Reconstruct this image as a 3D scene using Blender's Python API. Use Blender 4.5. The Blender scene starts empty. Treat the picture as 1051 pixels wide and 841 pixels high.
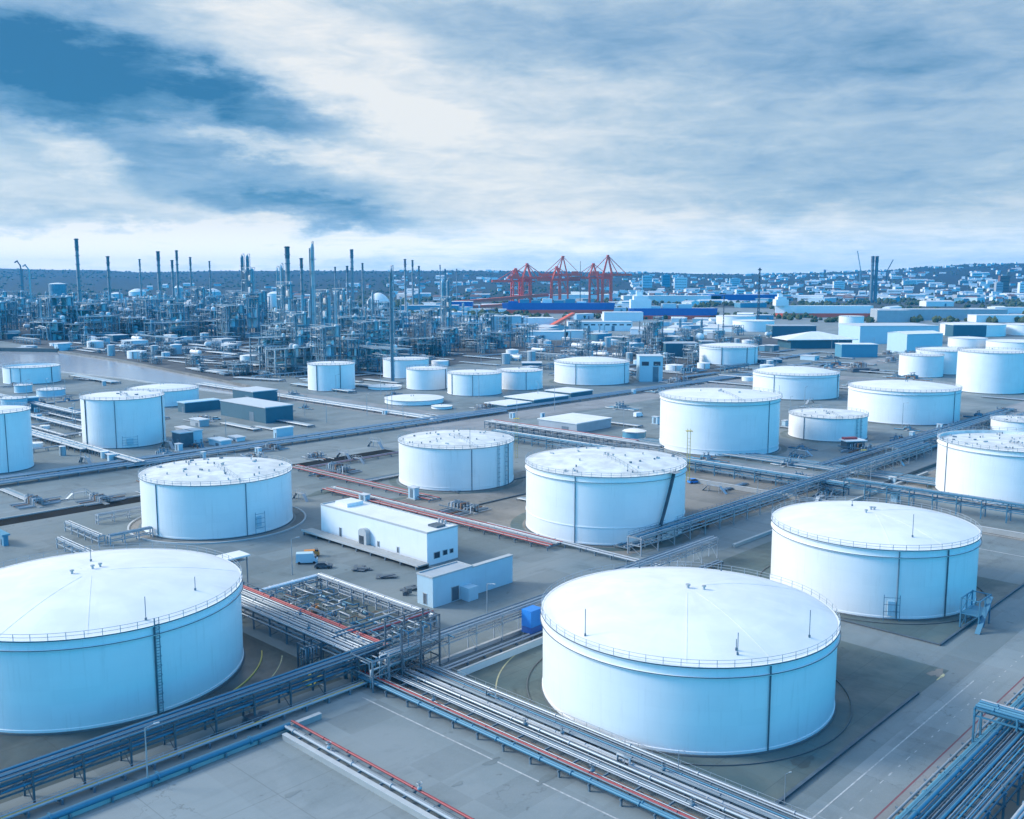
import bpy, math, random
from math import sin, cos, pi, radians as RAD
R = random.Random(7)
sc = bpy.context.scene
COL = sc.collection

# ------------------------------------------------------------------ camera
H = 72.0; FPX = 1000.0; CX = 525.5; CY = 420.5; HZ = 283.0
PIT = math.atan2(CY - HZ, FPX)
cam = bpy.data.objects.new('camera', bpy.data.cameras.new('camera'))
COL.objects.link(cam); sc.camera = cam
cam.data.sensor_width = 36; cam.data.lens = FPX / 1051 * 36
cam.data.clip_start = 1; cam.data.clip_end = 60000
cam.location = (0, 0, H); cam.rotation_euler = (pi / 2 - PIT, 0, 0)
sc.view_settings.view_transform = 'Standard'
sc.view_settings.look = 'None'
sc.view_settings.gamma = 1
EXPO = 1.30
sc.view_settings.exposure = EXPO
sc.render.engine = 'CYCLES'

# ------------------------------------------------------------------ node helper
class NT:
    def __init__(s, tree): s.t = tree; s.n = tree.nodes; s.l = tree.links
    def put(s, sock, v):
        if isinstance(v, bpy.types.NodeSocket): s.l.new(v, sock)
        elif v is not None: sock.default_value = v
    def node(s, typ, **kw):
        n = s.n.new(typ)
        for k, v in kw.items(): setattr(n, k, v)
        return n
    def m(s, op, a, b=None, c=None, clamp=False):
        n = s.node('ShaderNodeMath', operation=op, use_clamp=clamp)
        s.put(n.inputs[0], a)
        if b is not None: s.put(n.inputs[1], b)
        if c is not None: s.put(n.inputs[2], c)
        return n.outputs[0]
    def xyz(s, x, y, z):
        n = s.node('ShaderNodeCombineXYZ')
        s.put(n.inputs[0], x); s.put(n.inputs[1], y); s.put(n.inputs[2], z); return n.outputs[0]
    def sep(s, v):
        n = s.node('ShaderNodeSeparateXYZ'); s.put(n.inputs[0], v); return n.outputs
    def mapr(s, v, a, b, c=0., d=1., smooth=True):
        n = s.node('ShaderNodeMapRange'); n.interpolation_type = 'SMOOTHSTEP' if smooth else 'LINEAR'
        s.put(n.inputs[0], v)
        for i, q in enumerate((a, b, c, d)): s.put(n.inputs[i + 1], q)
        return n.outputs[0]
    def noise(s, v, scale, detail=4, rough=.55, dist=0.):
        n = s.node('ShaderNodeTexNoise'); s.put(n.inputs['Vector'], v)
        n.inputs['Scale'].default_value = scale; n.inputs['Detail'].default_value = detail
        n.inputs['Roughness'].default_value = rough; n.inputs['Distortion'].default_value = dist
        return n.outputs['Fac']
    def vscale(s, v, sx, sy, sz):
        n = s.node('ShaderNodeVectorMath', operation='MULTIPLY'); s.put(n.inputs[0], v)
        n.inputs[1].default_value = (sx, sy, sz); return n.outputs[0]
    def mix(s, f, a, b, typ='MIX'):
        n = s.node('ShaderNodeMix', data_type='RGBA', blend_type=typ)
        s.put(n.inputs[0], f)
        for i, q in ((6, a), (7, b)):
            s.put(n.inputs[i], q if isinstance(q, bpy.types.NodeSocket) else (*q, 1) if len(q) == 3 else q)
        return n.outputs[2]
    def ramp(s, f, stops):
        n = s.node('ShaderNodeValToRGB'); s.put(n.inputs[0], f); e = n.color_ramp.elements
        while len(e) < len(stops): e.new(.5)
        for el, (p, c) in zip(e, stops): el.position = p; el.color = (*c, 1)
        return n.outputs[0]

def lin(r, g, b):
    f = lambda c: (c / 255 / 12.92) if c <= 10 else ((c / 255 + .055) / 1.055) ** 2.4
    return (f(r), f(g), f(b))

# ------------------------------------------------------------------ world: Nishita sky under broken cloud
SUN_EL, SUN_AZ = RAD(30), RAD(-82)          # azimuth from +Y, clockwise
w = bpy.data.worlds.new('World'); sc.world = w; w.use_nodes = True
T = NT(w.node_tree); T.n.clear()
out = T.node('ShaderNodeOutputWorld'); bg = T.node('ShaderNodeBackground'); T.l.new(bg.outputs[0], out.inputs[0])
SKS = 0.10
SUNGLOW = 2.2; FILL_TINT = (.0, 1.16, 1.62)  # added glow and blue tint of the unseen sky
bg.inputs[1].default_value = SKS
sky = T.node('ShaderNodeTexSky'); sky.sky_type = 'NISHITA'; sky.sun_disc = False
sky.sun_elevation = SUN_EL; sky.sun_rotation = SUN_AZ; sky.ozone_density = 6; sky.air_density = 1.3; sky.dust_density = .3
tc = T.node('ShaderNodeTexCoord'); dv = tc.outputs['Generated']
x, y, z = T.sep(dv)
az = T.m('ARCTAN2', x, y)
hyp = T.m('SQRT', T.m('ADD', T.m('MULTIPLY', x, x), T.m('MULTIPLY', y, y)))
el = T.m('ARCTAN2', z, hyp)
# cloud layer seen in perspective
den = T.m('ADD', T.m('MAXIMUM', z, 0.), .055)
cp = T.xyz(T.m('DIVIDE', x, den), T.m('DIVIDE', y, den), 0.)
n1 = T.noise(T.vscale(cp, .8, 1.0, 1), .95, 6, .56, .5)
n2 = T.noise(T.vscale(cp, 1., 1.0, 1), 3.0, 5, .58, .9)
n4 = T.noise(T.xyz(T.m('MULTIPLY', az, 9.), T.m('MULTIPLY', el, 34.), 5.), 1.6, 6, .62, .5)
n3 = T.noise(T.vscale(cp, 1, 1, 1), .32, 4, .5, .2)
wx = T.m('MULTIPLY', T.m('SUBTRACT', T.noise(T.xyz(T.m('MULTIPLY', az, 6.), T.m('MULTIPLY', el, 16.), 0.), 1.3, 6, .6), .5), .12)
wy = T.m('MULTIPLY', T.m('SUBTRACT', T.noise(T.xyz(T.m('MULTIPLY', az, 7.), T.m('MULTIPLY', el, 18.), 3.), 1.7, 6, .62), .5), .075)
azw = T.m('ADD', az, wx); elw = T.m('ADD', el, wy)
def blob(px, py, sx, sy, rot=0., soft=1., inner=.25):
    cx, cy = math.atan((px - CX) / FPX), (HZ - py) / FPX
    dx, dy = T.m('SUBTRACT', azw, cx), T.m('SUBTRACT', elw, cy)
    c, s_ = cos(RAD(rot)), sin(RAD(rot))
    a = T.m('ADD', T.m('MULTIPLY', dx, c * 1000 / sx), T.m('MULTIPLY', dy, s_ * 1000 / sx))
    b = T.m('ADD', T.m('MULTIPLY', dx, -s_ * 1000 / sy), T.m('MULTIPLY', dy, c * 1000 / sy))
    r = T.m('SQRT', T.m('ADD', T.m('MULTIPLY', a, a), T.m('MULTIPLY', b, b)))
    return T.mapr(r, inner, 1., soft, 0.)
def total(lst):
    o = lst[0]
    for q in lst[1:]: o = T.m('ADD', o, q)
    return o
dark = total([blob(130, 100, 300, 54, -10, .34), blob(30, 62, 260, 100, -8, .30), blob(285, 124, 140, 28, -14, .36), blob(90, 90, 150, 34, -4, .14), blob(60, 150, 330, 34, 0, .16),
              blob(20, 120, 160, 60, 0, .3), blob(250, 190, 230, 40, -8, .36), blob(330, 222, 170, 20, -6, .30), blob(60, 232, 150, 14, 0, .16),
              blob(760, 60, 420, 70, -5, .24), blob(1000, 120, 330, 130, 0, .20), blob(870, 200, 300, 26, 0, .12), blob(720, 170, 240, 22, -2, .14), blob(560, 60, 200, 40, -4, .12), blob(640, 130, 200, 16, -2, .08), blob(450, 30, 120, 20, -6, .10)])
lite = total([blob(330, 66, 260, 60, -18, .18), blob(470, 175, 280, 80, -8, .18), blob(400, 120, 120, 34, -20, .08), blob(80, 168, 90, 26, -20, .34), blob(250, 158, 90, 14, -10, .2), blob(60, 256, 700, 34, 0, .3), blob(640, 236, 300, 22, 0, .14)])
v = T.m('ADD', .765, T.m('MULTIPLY', T.m('SUBTRACT', n1, .5), .28))
v = T.m('ADD', v, T.m('MULTIPLY', T.m('SUBTRACT', n2, .5), .21))
v = T.m('ADD', v, T.m('MULTIPLY', T.m('SUBTRACT', n4, .5), .55))
v = T.m('ADD', v, T.m('MULTIPLY', T.m('SUBTRACT', n3, .5), .25))
v = T.m('ADD', v, lite); v = T.m('SUBTRACT', v, dark, clamp=True)
ccol = T.ramp(v, [(0., lin(60, 114, 160)), (.2, lin(96, 143, 184)), (.42, lin(140, 174, 208)), (.66, lin(178, 201, 223)), (.88, lin(216, 226, 237)), (1., lin(236, 239, 243))])
glow = T.m('MULTIPLY', T.mapr(el, .0, .09, 1., 0.), T.mapr(az, -.75, .12, 1., 0.))
ccol = T.mix(T.m('MULTIPLY', glow, .55), ccol, lin(238, 226, 216))
bglow = T.m('MULTIPLY', T.mapr(el, -.01, .03, .5, 0.), T.mapr(az, -.05, .3, 0., 1.))
ccol = T.mix(bglow, ccol, lin(188, 214, 238))
boost = T.m('MULTIPLY', T.mapr(el, 0., .07, 1.75, 1.08), .98 / SKS / 2 ** EXPO)
ccol = T.mix(1., ccol, T.xyz(boost, boost, boost), 'MULTIPLY')
# the cloud deck lies ahead; its unseen overhead part and left glow are added for light;
# the unseen sky behind and to the right is tinted blue to colour shaded walls
sdx, sdy, sdz = sin(SUN_AZ) * cos(SUN_EL), cos(SUN_AZ) * cos(SUN_EL), sin(SUN_EL)
dot = T.m('ADD', T.m('ADD', T.m('MULTIPLY', x, sdx), T.m('MULTIPLY', y, sdy)), T.m('MULTIPLY', z, sdz))
sg = T.m('MULTIPLY', T.mapr(dot, .35, 1.), T.mapr(az, -.62, -.95))
sgl = T.m('ADD', 1., T.m('MULTIPLY', sg, SUNGLOW))
ccol = T.mix(1., ccol, T.xyz(sgl, T.m('MULTIPLY', sgl, .97), T.m('MULTIPLY', sgl, .91)), 'MULTIPLY')
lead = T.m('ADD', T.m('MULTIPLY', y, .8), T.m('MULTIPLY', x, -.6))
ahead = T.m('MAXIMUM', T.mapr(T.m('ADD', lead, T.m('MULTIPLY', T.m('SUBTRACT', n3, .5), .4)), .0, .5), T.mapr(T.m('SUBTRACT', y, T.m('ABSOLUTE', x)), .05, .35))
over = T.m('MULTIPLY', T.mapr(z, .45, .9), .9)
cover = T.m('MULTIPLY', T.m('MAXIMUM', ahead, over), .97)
clear = T.mix(1., sky.outputs[0], FILL_TINT, 'MULTIPLY')  # sky outside the view, tinted to give blue fill light
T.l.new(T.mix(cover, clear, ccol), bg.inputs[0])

# ------------------------------------------------------------------ sun through thin cloud
sl = bpy.data.lights.new('sun', 'SUN'); sl.energy = 1.5; sl.angle = RAD(14); sl.color = (1., .93, .84)
sun = bpy.data.objects.new('sun', sl); COL.objects.link(sun)
d = (sin(SUN_AZ) * cos(SUN_EL), cos(SUN_AZ) * cos(SUN_EL), sin(SUN_EL))
import mathutils
sun.rotation_euler = mathutils.Vector(d).to_track_quat('Z', 'Y').to_euler()

# ------------------------------------------------------------------ projection helpers (ground survey from the photo)
def at(px, py, z=0.):
    a = (px - CX) / FPX; b = (CY - py) / FPX
    dy = cos(PIT) + b * sin(PIT); dz = -sin(PIT) + b * cos(PIT)
    t = (z - H) / dz
    return (a * t, dy * t)
def ztop(Y, py):
    b = (CY - py) / FPX
    return H + Y * (b * cos(PIT) - sin(PIT)) / (cos(PIT) + b * sin(PIT))
def mpp(Y): return Y / FPX          # metres per photo pixel at depth Y
GA = RAD(46.4)
U = (cos(GA), sin(GA)); V = (sin(GA), -cos(GA))

# ------------------------------------------------------------------ materials
MT = {}
def mat(name, col, rough=.6, metal=0., var=.0, vs=.3, col2=None, bump=0., bs=2., streak=0., courses=0., cells=None, spec=.5, sectors=0):
    m_ = bpy.data.materials.new(name); m_.use_nodes = True; MT[name] = m_
    t = NT(m_.node_tree); b = t.n['Principled BSDF']
    b.inputs['Roughness'].default_value = rough; b.inputs['Metallic'].default_value = metal
    b.inputs['Specular IOR Level'].default_value = spec
    co = t.node('ShaderNodeTexCoord').outputs['Object']
    c = None
    if var or col2:
        f = t.mapr(t.noise(co, vs, 5, .6, .3), .32, .68)
        c = t.mix(t.m('MULTIPLY', f, var), col, col2 or (0, 0, 0))
    if streak:
        s1 = t.noise(t.vscale(co, 1, 1, .07), 1.4, 5, .65)
        c = t.mix(t.m('MULTIPLY', t.mapr(s1, .52, .75), streak), c or col, tuple(q * .62 for q in (col[0], col[1] * .97, col[2] * .92)))
    if courses:
        zz = t.sep(co)[2]
        fr = t.m('FRACT', t.m('DIVIDE', zz, courses))
        ln = t.mapr(t.m('ABSOLUTE', t.m('SUBTRACT', fr, .5)), .485, .5)
        c = t.mix(t.m('MULTIPLY', ln, .13), c or col, tuple(q * .5 for q in col))
        pl = t.node('ShaderNodeTexWhiteNoise'); pl.noise_dimensions = '2D'
        xx, yy, _ = t.sep(co)
        an = t.m('FLOOR', t.m('MULTIPLY', t.m('ARCTAN2', yy, xx), 3.5))
        t.put(pl.inputs['Vector'], t.xyz(an, t.m('FLOOR', t.m('DIVIDE', zz, courses)), 0.))
        c = t.mix(t.m('MULTIPLY', pl.outputs['Value'], .07), c, (.3, .36, .42))
    if sectors:
        xx, yy, _ = t.sep(co); wn = t.node('ShaderNodeTexWhiteNoise'); wn.noise_dimensions = '2D'
        rad = t.m('SQRT', t.m('ADD', t.m('MULTIPLY', xx, xx), t.m('MULTIPLY', yy, yy))); an_ = t.m('MULTIPLY', t.m('ARCTAN2', yy, xx), sectors / 6.2832)
        t.put(wn.inputs['Vector'], t.xyz(t.m('FLOOR', an_), t.m('FLOOR', t.m('DIVIDE', rad, 5.5)), 0.))
        c = t.mix(t.m('MULTIPLY', wn.outputs['Value'], .13), c, (.40, .46, .52))
        rs = t.noise(t.xyz(t.m('MULTIPLY', an_, .9), t.m('MULTIPLY', rad, .05), 1.), 1.3, 4, .6)
        c = t.mix(t.m('MULTIPLY', t.mapr(rs, .55, .75), .22), c, (.5, .5, .48))
    if c is not None: t.l.new(c, b.inputs['Base Color'])
    else: b.inputs['Base Color'].default_value = (*col, 1)
    if bump:
        bn = t.node('ShaderNodeBump'); bn.inputs['Strength'].default_value = bump; bn.inputs['Distance'].default_value = .1
        t.put(bn.inputs['Height'], t.noise(co, bs, 5, .6)); t.l.new(bn.outputs[0], b.inputs['Normal'])
    return m_
mat('tank_paint', (.78, .79, .80), .42, var=.10, vs=.12, col2=(.45, .50, .54), streak=.26, courses=2.4)
mat('roof_white', (.77, .76, .76), .5, var=.34, vs=.12, col2=(.52, .54, .56), bump=.1, bs=.6, sectors=28)
mat('roof_dirty', (.74, .74, .73), .55, var=.62, vs=.22, col2=(.40, .41, .41), bump=.15, bs=.8, sectors=20)
mat('white_wall', (.74, .76, .79), .55, var=.12, vs=.3, col2=(.5, .55, .6), streak=.12)
mat('pale_blue_wall', (.42, .57, .65), .55, var=.15, vs=.3, col2=(.3, .4, .5), streak=.15)
mat('teal_wall', (.035, .12, .17), .5, var=.25, vs=.3, col2=(.025, .08, .12), streak=.2)
mat('grey_wall', (.36, .40, .44), .65, var=.3, vs=.2, col2=(.22, .26, .3), streak=.2)
mat('blue_paint', (.03, .10, .34), .45, var=.25, vs=.4, col2=(.05, .2, .5))
mat('bright_blue', (.02, .22, .62), .5, var=.2, vs=1., col2=(.02, .12, .45))
mat('cyan_paint', (.08, .26, .37), .5, var=.3, vs=.3, col2=(.08, .2, .32))
mat('red_paint', (.34, .05, .06), .5, var=.35, vs=.4, col2=(.24, .05, .06))
mat('crane_red', (.85, .12, .05), .55, var=.12, vs=.05, col2=(.3, .05, .08))
mat('steel', (.40, .44, .48), .42, .5, var=.35, vs=.5, col2=(.2, .24, .28))
mat('pipe_silver', (.34, .38, .42), .42, .4, var=.55, vs=.4, col2=(.3, .35, .4))
mat('pipe_pale', (.34, .38, .42), .55, var=.5, vs=.5, col2=(.24, .28, .32))
mat('pipe_blue', (.055, .19, .29), .5, .2, var=.3, vs=.4, col2=(.05, .15, .26))
mat('dark_steel', (.07, .10, .13), .55, .2, var=.4, vs=.5, col2=(.14, .17, .2))
mat('mid_steel', (.16, .22, .27), .5, .2, var=.45, vs=.3, col2=(.07, .11, .15))
mat('process_steel', (.17, .27, .34), .5, .2, var=.5, vs=.12, col2=(.06, .12, .17))
mat('column_skin', (.33, .42, .48), .45, .3, var=.35, vs=.1, col2=(.22, .27, .32), streak=.2)
mat('stack_concrete', (.26, .28, .31), .7, var=.25, vs=.06, col2=(.16, .18, .2))
mat('rust', (.22, .12, .08), .8, var=.5, vs=.8, col2=(.1, .07, .06))
mat('yellow_paint', (.55, .42, .10), .6, var=.3, vs=1., col2=(.4, .3, .12))
mat('orange_paint', (.55, .22, .05), .6, var=.3, vs=1., col2=(.35, .16, .06))
mat('concrete', (.34, .35, .35), .85, var=.35, vs=.25, col2=(.22, .24, .25), bump=.3)
mat('kerb_concrete', (.42, .44, .45), .8, var=.3, vs=.6, col2=(.28, .3, .32))
mat('dark_concrete', (.10, .12, .13), .8, var=.4, vs=.4, col2=(.06, .07, .08))
mat('glass', (.03, .05, .07), .12, 0., spec=.7)
mat('rubber', (.02, .02, .022), .8)
mat('roof_grey', (.52, .55, .58), .6, var=.25, vs=.1, col2=(.38, .41, .45), bump=.1)
mat('line_white', (.46, .48, .49), .7, var=.8, vs=1.2, col2=(.25, .26, .27))
mat('line_yellow', (.50, .46, .26), .7, var=.6, vs=.8, col2=(.2, .2, .16))
mat('line_red', (.20, .06, .08), .7, var=.6, vs=.6, col2=(.14, .10, .12))
mat('leaf', (.045, .075, .03), .8, var=.5, vs=.05, col2=(.02, .04, .02))
mat('house_roof', (.16, .10, .09), .8, var=.4, vs=.05, col2=(.08, .08, .09))

def groundmat(name, cols, scales, rough=.85, bump=.25, joints=None, glossvar=0.):
    """layered stained paving: base, patches, stains, fine grain, optional slab joints along the site grid"""
    m_ = bpy.data.materials.new(name); m_.use_nodes = True; MT[name] = m_
    t = NT(m_.node_tree); b = t.n['Principled BSDF']
    geo = t.node('ShaderNodeNewGeometry').outputs['Position']
    base, patch, stain = cols
    f1 = t.mapr(t.noise(geo, scales[0], 6, .6, .6), .38, .62)
    c = t.mix(f1, base, patch)
    f2 = t.mapr(t.noise(geo, scales[1], 6, .65, 1.2), .56, .72)
    c = t.mix(t.m('MULTIPLY', f2, .75), c, stain)
    xx, yy, _ = t.sep(geo)
    uu = t.m('ADD', t.m('MULTIPLY', xx, U[0]), t.m('MULTIPLY', yy, U[1]))
    vv = t.m('ADD', t.m('MULTIPLY', xx, V[0]), t.m('MULTIPLY', yy, V[1]))
    # wheel/sweep streaks along both grid directions
    st = t.noise(t.xyz(t.m('MULTIPLY', uu, .03), t.m('MULTIPLY', vv, .5), 0.), 1., 5, .6)
    c = t.mix(t.m('MULTIPLY', t.mapr(st, .5, .7), .22), c, tuple(q * .6 for q in base))
    # repaired rectangles, cracks and drips
    wn = t.node('ShaderNodeTexWhiteNoise'); wn.noise_dimensions = '2D'
    t.put(wn.inputs['Vector'], t.xyz(t.m('FLOOR', t.m('DIVIDE', uu, 11.)), t.m('FLOOR', t.m('DIVIDE', vv, 7.)), 0.))
    pm = t.m('MULTIPLY', t.m('GREATER_THAN', wn.outputs['Value'], .72), .22)
    c = t.mix(pm, c, tuple(q * .55 for q in base))
    pm2 = t.m('MULTIPLY', t.m('LESS_THAN', wn.outputs['Value'], .16), .22)
    c = t.mix(pm2, c, tuple(min(1, q * 1.45) for q in base))
    vo = t.node('ShaderNodeTexVoronoi'); vo.feature = 'DISTANCE_TO_EDGE'; vo.inputs['Scale'].default_value = .09
    nd = t.node('ShaderNodeVectorMath', operation='ADD'); t.put(nd.inputs[0], geo); t.put(nd.inputs[1], t.xyz(t.m('MULTIPLY', t.noise(geo, .5, 4, .6), 5.), t.m('MULTIPLY', t.noise(geo, .4, 4, .6), 5.), 0.)); t.put(vo.inputs['Vector'], nd.outputs[0])
    c = t.mix(t.m('MULTIPLY', t.mapr(vo.outputs['Distance'], .0, .012, .5, 0.), t.mapr(t.noise(geo, .03, 3, .5), .52, .62)), c, tuple(q * .4 for q in base))
    sp = t.mapr(t.noise(geo, .35, 3, .5), .68, .76)
    c = t.mix(t.m('MULTIPLY', sp, .6), c, tuple(q * .3 for q in base))
    st2 = t.noise(t.xyz(t.m('MULTIPLY', uu, .35), t.m('MULTIPLY', vv, .02), 7.), 1., 5, .6)
    c = t.mix(t.m('MULTIPLY', t.mapr(st2, .52, .7), .25), c, tuple(min(1, q * 1.35) for q in base))
    fine = t.noise(geo, 2.5, 4, .7)
    c = t.mix(t.m('MULTIPLY', t.mapr(fine, .45, .75), .2), c, tuple(min(1, q * 1.5) for q in base))
    if joints:
        for q in (uu, vv):
            fr = t.m('FRACT', t.m('DIVIDE', q, joints))
            ln = t.mapr(t.m('ABSOLUTE', t.m('SUBTRACT', fr, .5)), .5 - .12 / joints, .5)
            c = t.mix(t.m('MULTIPLY', ln, .45), c, tuple(q2 * .45 for q2 in base))
    t.l.new(c, b.inputs['Base Color'])
    if glossvar:
        t.l.new(t.mapr(t.noise(geo, scales[1] * .7, 5, .6, .8), .4, .65, rough, rough - glossvar), b.inputs['Roughness'])
    else: b.inputs['Roughness'].default_value = rough
    bn = t.node('ShaderNodeBump'); bn.inputs['Strength'].default_value = bump; bn.inputs['Distance'].default_value = .05
    t.put(bn.inputs['Height'], t.noise(geo, 6., 4, .65)); t.l.new(bn.outputs[0], b.inputs['Normal'])
groundmat('asphalt', ((.128, .165, .178), (.178, .208, .218), (.072, .094, .104)), (.02, .05), .75, glossvar=.25)
groundmat('road_asphalt', ((.172, .212, .228), (.21, .245, .26), (.105, .132, .146)), (.03, .04), .7, glossvar=.25)
groundmat('bund_concrete', ((.062, .098, .102), (.105, .13, .122), (.024, .04, .046)), (.06, .05), .75, joints=9., glossvar=.35)
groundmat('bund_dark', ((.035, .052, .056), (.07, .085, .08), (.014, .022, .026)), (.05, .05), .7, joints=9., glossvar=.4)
groundmat('slab_concrete', ((.172, .208, .222), (.208, .242, .256), (.125, .152, .166)), (.05, .04), .8, joints=14.)
groundmat('gravel', ((.215, .205, .19), (.15, .15, .142), (.075, .085, .085)), (.04, .09), .95, bump=.6)
groundmat('pink_road', ((.21, .22, .228), (.25, .252, .262), (.135, .14, .145)), (.02, .05), .85)
groundmat('ditch_dark', ((.010, .014, .016), (.018, .022, .026), (.008, .01, .01)), (.1, .2), .95)  # near-black colour standing in for the shade inside the ditch
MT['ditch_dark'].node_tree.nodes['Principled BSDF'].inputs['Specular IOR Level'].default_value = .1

# ------------------------------------------------------------------ mesh builder
class MB:
    def __init__(s): s.v = []; s.f = []; s.sm = []
    def add(s, vs, fs, smooth=False):
        o = len(s.v); s.v += vs
        for f in fs: s.f.append(tuple(i + o for i in f)); s.sm.append(smooth)
        return s
    def box(s, cx, cy, cz, sx, sy, sz, rz=0.):
        c, q = cos(rz), sin(rz); vs = []
        for dz in (-.5, .5):
            for dx, dy in ((-.5, -.5), (.5, -.5), (.5, .5), (-.5, .5)):
                a, b = dx * sx, dy * sy
                vs.append((cx + a * c - b * q, cy + a * q + b * c, cz + dz * sz))
        return s.add(vs, [(3, 2, 1, 0), (4, 5, 6, 7), (0, 1, 5, 4), (1, 2, 6, 5), (2, 3, 7, 6), (3, 0, 4, 7)])
    def zbox(s, cx, cy, z0, sx, sy, sz, rz=0.): return s.box(cx, cy, z0 + sz / 2, sx, sy, sz, rz)
    def beam(s, p, q, w=.2, h=None):
        h = h or w; P_, Q = mathutils.Vector(p), mathutils.Vector(q); d = Q - P_
        if d.length < 1e-5: return s
        d.normalize(); up = mathutils.Vector((0, 0, 1)) if abs(d.z) < .95 else mathutils.Vector((1, 0, 0))
        a = d.cross(up).normalized(); b = a.cross(d).normalized(); vs = []
        for e in (P_, Q):
            for i, j in ((-.5, -.5), (.5, -.5), (.5, .5), (-.5, .5)): vs.append(tuple(e + a * (i * w) + b * (j * h)))
        return s.add(vs, [(0, 1, 2, 3), (7, 6, 5, 4), (0, 4, 5, 1), (1, 5, 6, 2), (2, 6, 7, 3), (3, 7, 4, 0)])
    def path(s, pts, r, n=8, closed=False, caps=True):
        P_ = [mathutils.Vector(p) for p in pts]; k = len(P_); rings = []
        for i, p in enumerate(P_):
            a = P_[i - 1] if (i or closed) else None; b = P_[(i + 1) % k] if (i < k - 1 or closed) else None
            d1 = (p - a).normalized() if a is not None else None; d2 = (b - p).normalized() if b is not None else None
            t = (d1 + d2) if (d1 and d2) else (d1 or d2)
            if t.length < 1e-4: t = d2
            t = t.normalized(); sc_ = 1.
            if d1 and d2: sc_ = 1 / max(.5, d2.dot(t))
            up = mathutils.Vector((0, 0, 1)) if abs(t.z) < .9 else mathutils.Vector((0, 1, 0))
            e1 = t.cross(up).normalized(); e2 = e1.cross(t).normalized()
            rings.append([tuple(p + (e1 * cos(2 * pi * j / n) + e2 * sin(2 * pi * j / n)) * r * (sc_ if sc_ < 1.3 else 1.3)) for j in range(n)])
        vs = [v for rg in rings for v in rg]; fs = []
        for i in range(k if closed else k - 1):
            o, o2 = i * n, ((i + 1) % k) * n
            for j in range(n): fs.append((o + j, o + (j + 1) % n, o2 + (j + 1) % n, o2 + j))
        s.add(vs, fs, True)
        if caps and not closed:
            s.add(rings[0], [tuple(range(n))]); s.add(rings[-1], [tuple(reversed(range(n)))])
        return s
    def tube(s, p, q, r, n=8): return s.path([p, q], r, n)
    def lathe(s, prof, n=48, cx=0., cy=0., smooth=True, a0=0., a1=2 * pi):
        full = abs(a1 - a0 - 2 * pi) < 1e-6; k = n if full else n + 1
        for (r0, z0), (r1, z1) in zip(prof, prof[1:]):
            vs = []
            for r_, z_ in ((r0, z0), (r1, z1)):
                for i in range(k):
                    a = a0 + (a1 - a0) * i / n; vs.append((cx + r_ * cos(a), cy + r_ * sin(a), z_))
            s.add(vs, [(i, (i + 1) % k, k + (i + 1) % k, k + i) for i in range(n)], smooth)
        return s
    def ringbeam(s, r, z, w, h, n=64, cx=0., cy=0.):
        return s.lathe([(r, z - h / 2), (r + w, z - h / 2), (r + w, z + h / 2), (r, z + h / 2), (r, z - h / 2)], n, cx, cy)
    def prism(s, pts, z0, z1):
        n = len(pts)
        A = sum(pts[i][0] * pts[(i + 1) % n][1] - pts[(i + 1) % n][0] * pts[i][1] for i in range(n))
        if A < 0: pts = pts[::-1]
        vs = [(p[0], p[1], z0) for p in pts] + [(p[0], p[1], z1) for p in pts]
        fs = [tuple(reversed(range(n))), tuple(range(n, 2 * n))] + [(i, (i + 1) % n, n + (i + 1) % n, n + i) for i in range(n)]
        return s.add(vs, fs)
    def sheet(s, pts, z):
        n = len(pts)
        A = sum(pts[i][0] * pts[(i + 1) % n][1] - pts[(i + 1) % n][0] * pts[i][1] for i in range(n))
        if A < 0: pts = pts[::-1]
        return s.add([(p[0], p[1], z) for p in pts], [tuple(range(n))])
    def gable(s, sx, sy, z0, z1, zr, ov=.4):
        """roof: ridge along x"""
        a, b = sx / 2 + ov, sy / 2 + ov; t = .25
        for sg in (-1, 1):
            s.add([(-a, sg * b, z1), (a, sg * b, z1), (a, 0, zr), (-a, 0, zr), (-a, sg * b, z1 + t), (a, sg * b, z1 + t), (a, 0, zr + t), (-a, 0, zr + t)],
                  [(0, 1, 2, 3), (7, 6, 5, 4), (0, 4, 5, 1), (1, 5, 6, 2), (2, 6, 7, 3), (3, 7, 4, 0)])
        return s
    def build(s, name, mname, parent=None, loc=None, rz=None):
        me = bpy.data.meshes.new(name); me.from_pydata(s.v, [], s.f)
        me.polygons.foreach_set('use_smooth', s.sm); me.materials.append(MT[mname])
        o = bpy.data.objects.new(name, me); COL.objects.link(o)
        if parent: o.parent = parent
        if loc: o.location = loc
        if rz is not None: o.rotation_euler.z = rz
        return o

def tag(o, label=None, cat=None, group=None, kind=None):
    if label: o['label'] = label
    if cat: o['category'] = cat
    if group: o['group'] = group
    if kind: o['kind'] = kind
    return o
def thing(name, label, cat, loc=(0, 0, 0), rz=0., group=None):
    o = bpy.data.objects.new(name, None); COL.objects.link(o); o.empty_display_size = 1
    o.location = (loc[0], loc[1], loc[2] if len(loc) > 2 else 0.); o.rotation_euler.z = rz
    return tag(o, label, cat, group)
KIDS = {}
def copy_thing(root, loc, rz=0., scale=(1, 1, 1), label=None, group=None):
    if root.name not in KIDS:
        def snap(o): return (o, [snap(ch) for ch in o.children])
        KIDS[root.name] = snap(root)
    def rec(node, par):
        c = node[0].copy(); COL.objects.link(c)
        if par: c.parent = par
        for ch in node[1]: rec(ch, c)
        return c
    r = rec(KIDS[root.name], None); r.location = (loc[0], loc[1], loc[2] if len(loc) > 2 else 0.); r.rotation_euler.z = rz; r.scale = scale
    if label: r['label'] = label
    if group: r['group'] = group
    elif 'group' in r: del r['group']
    return r
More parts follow.
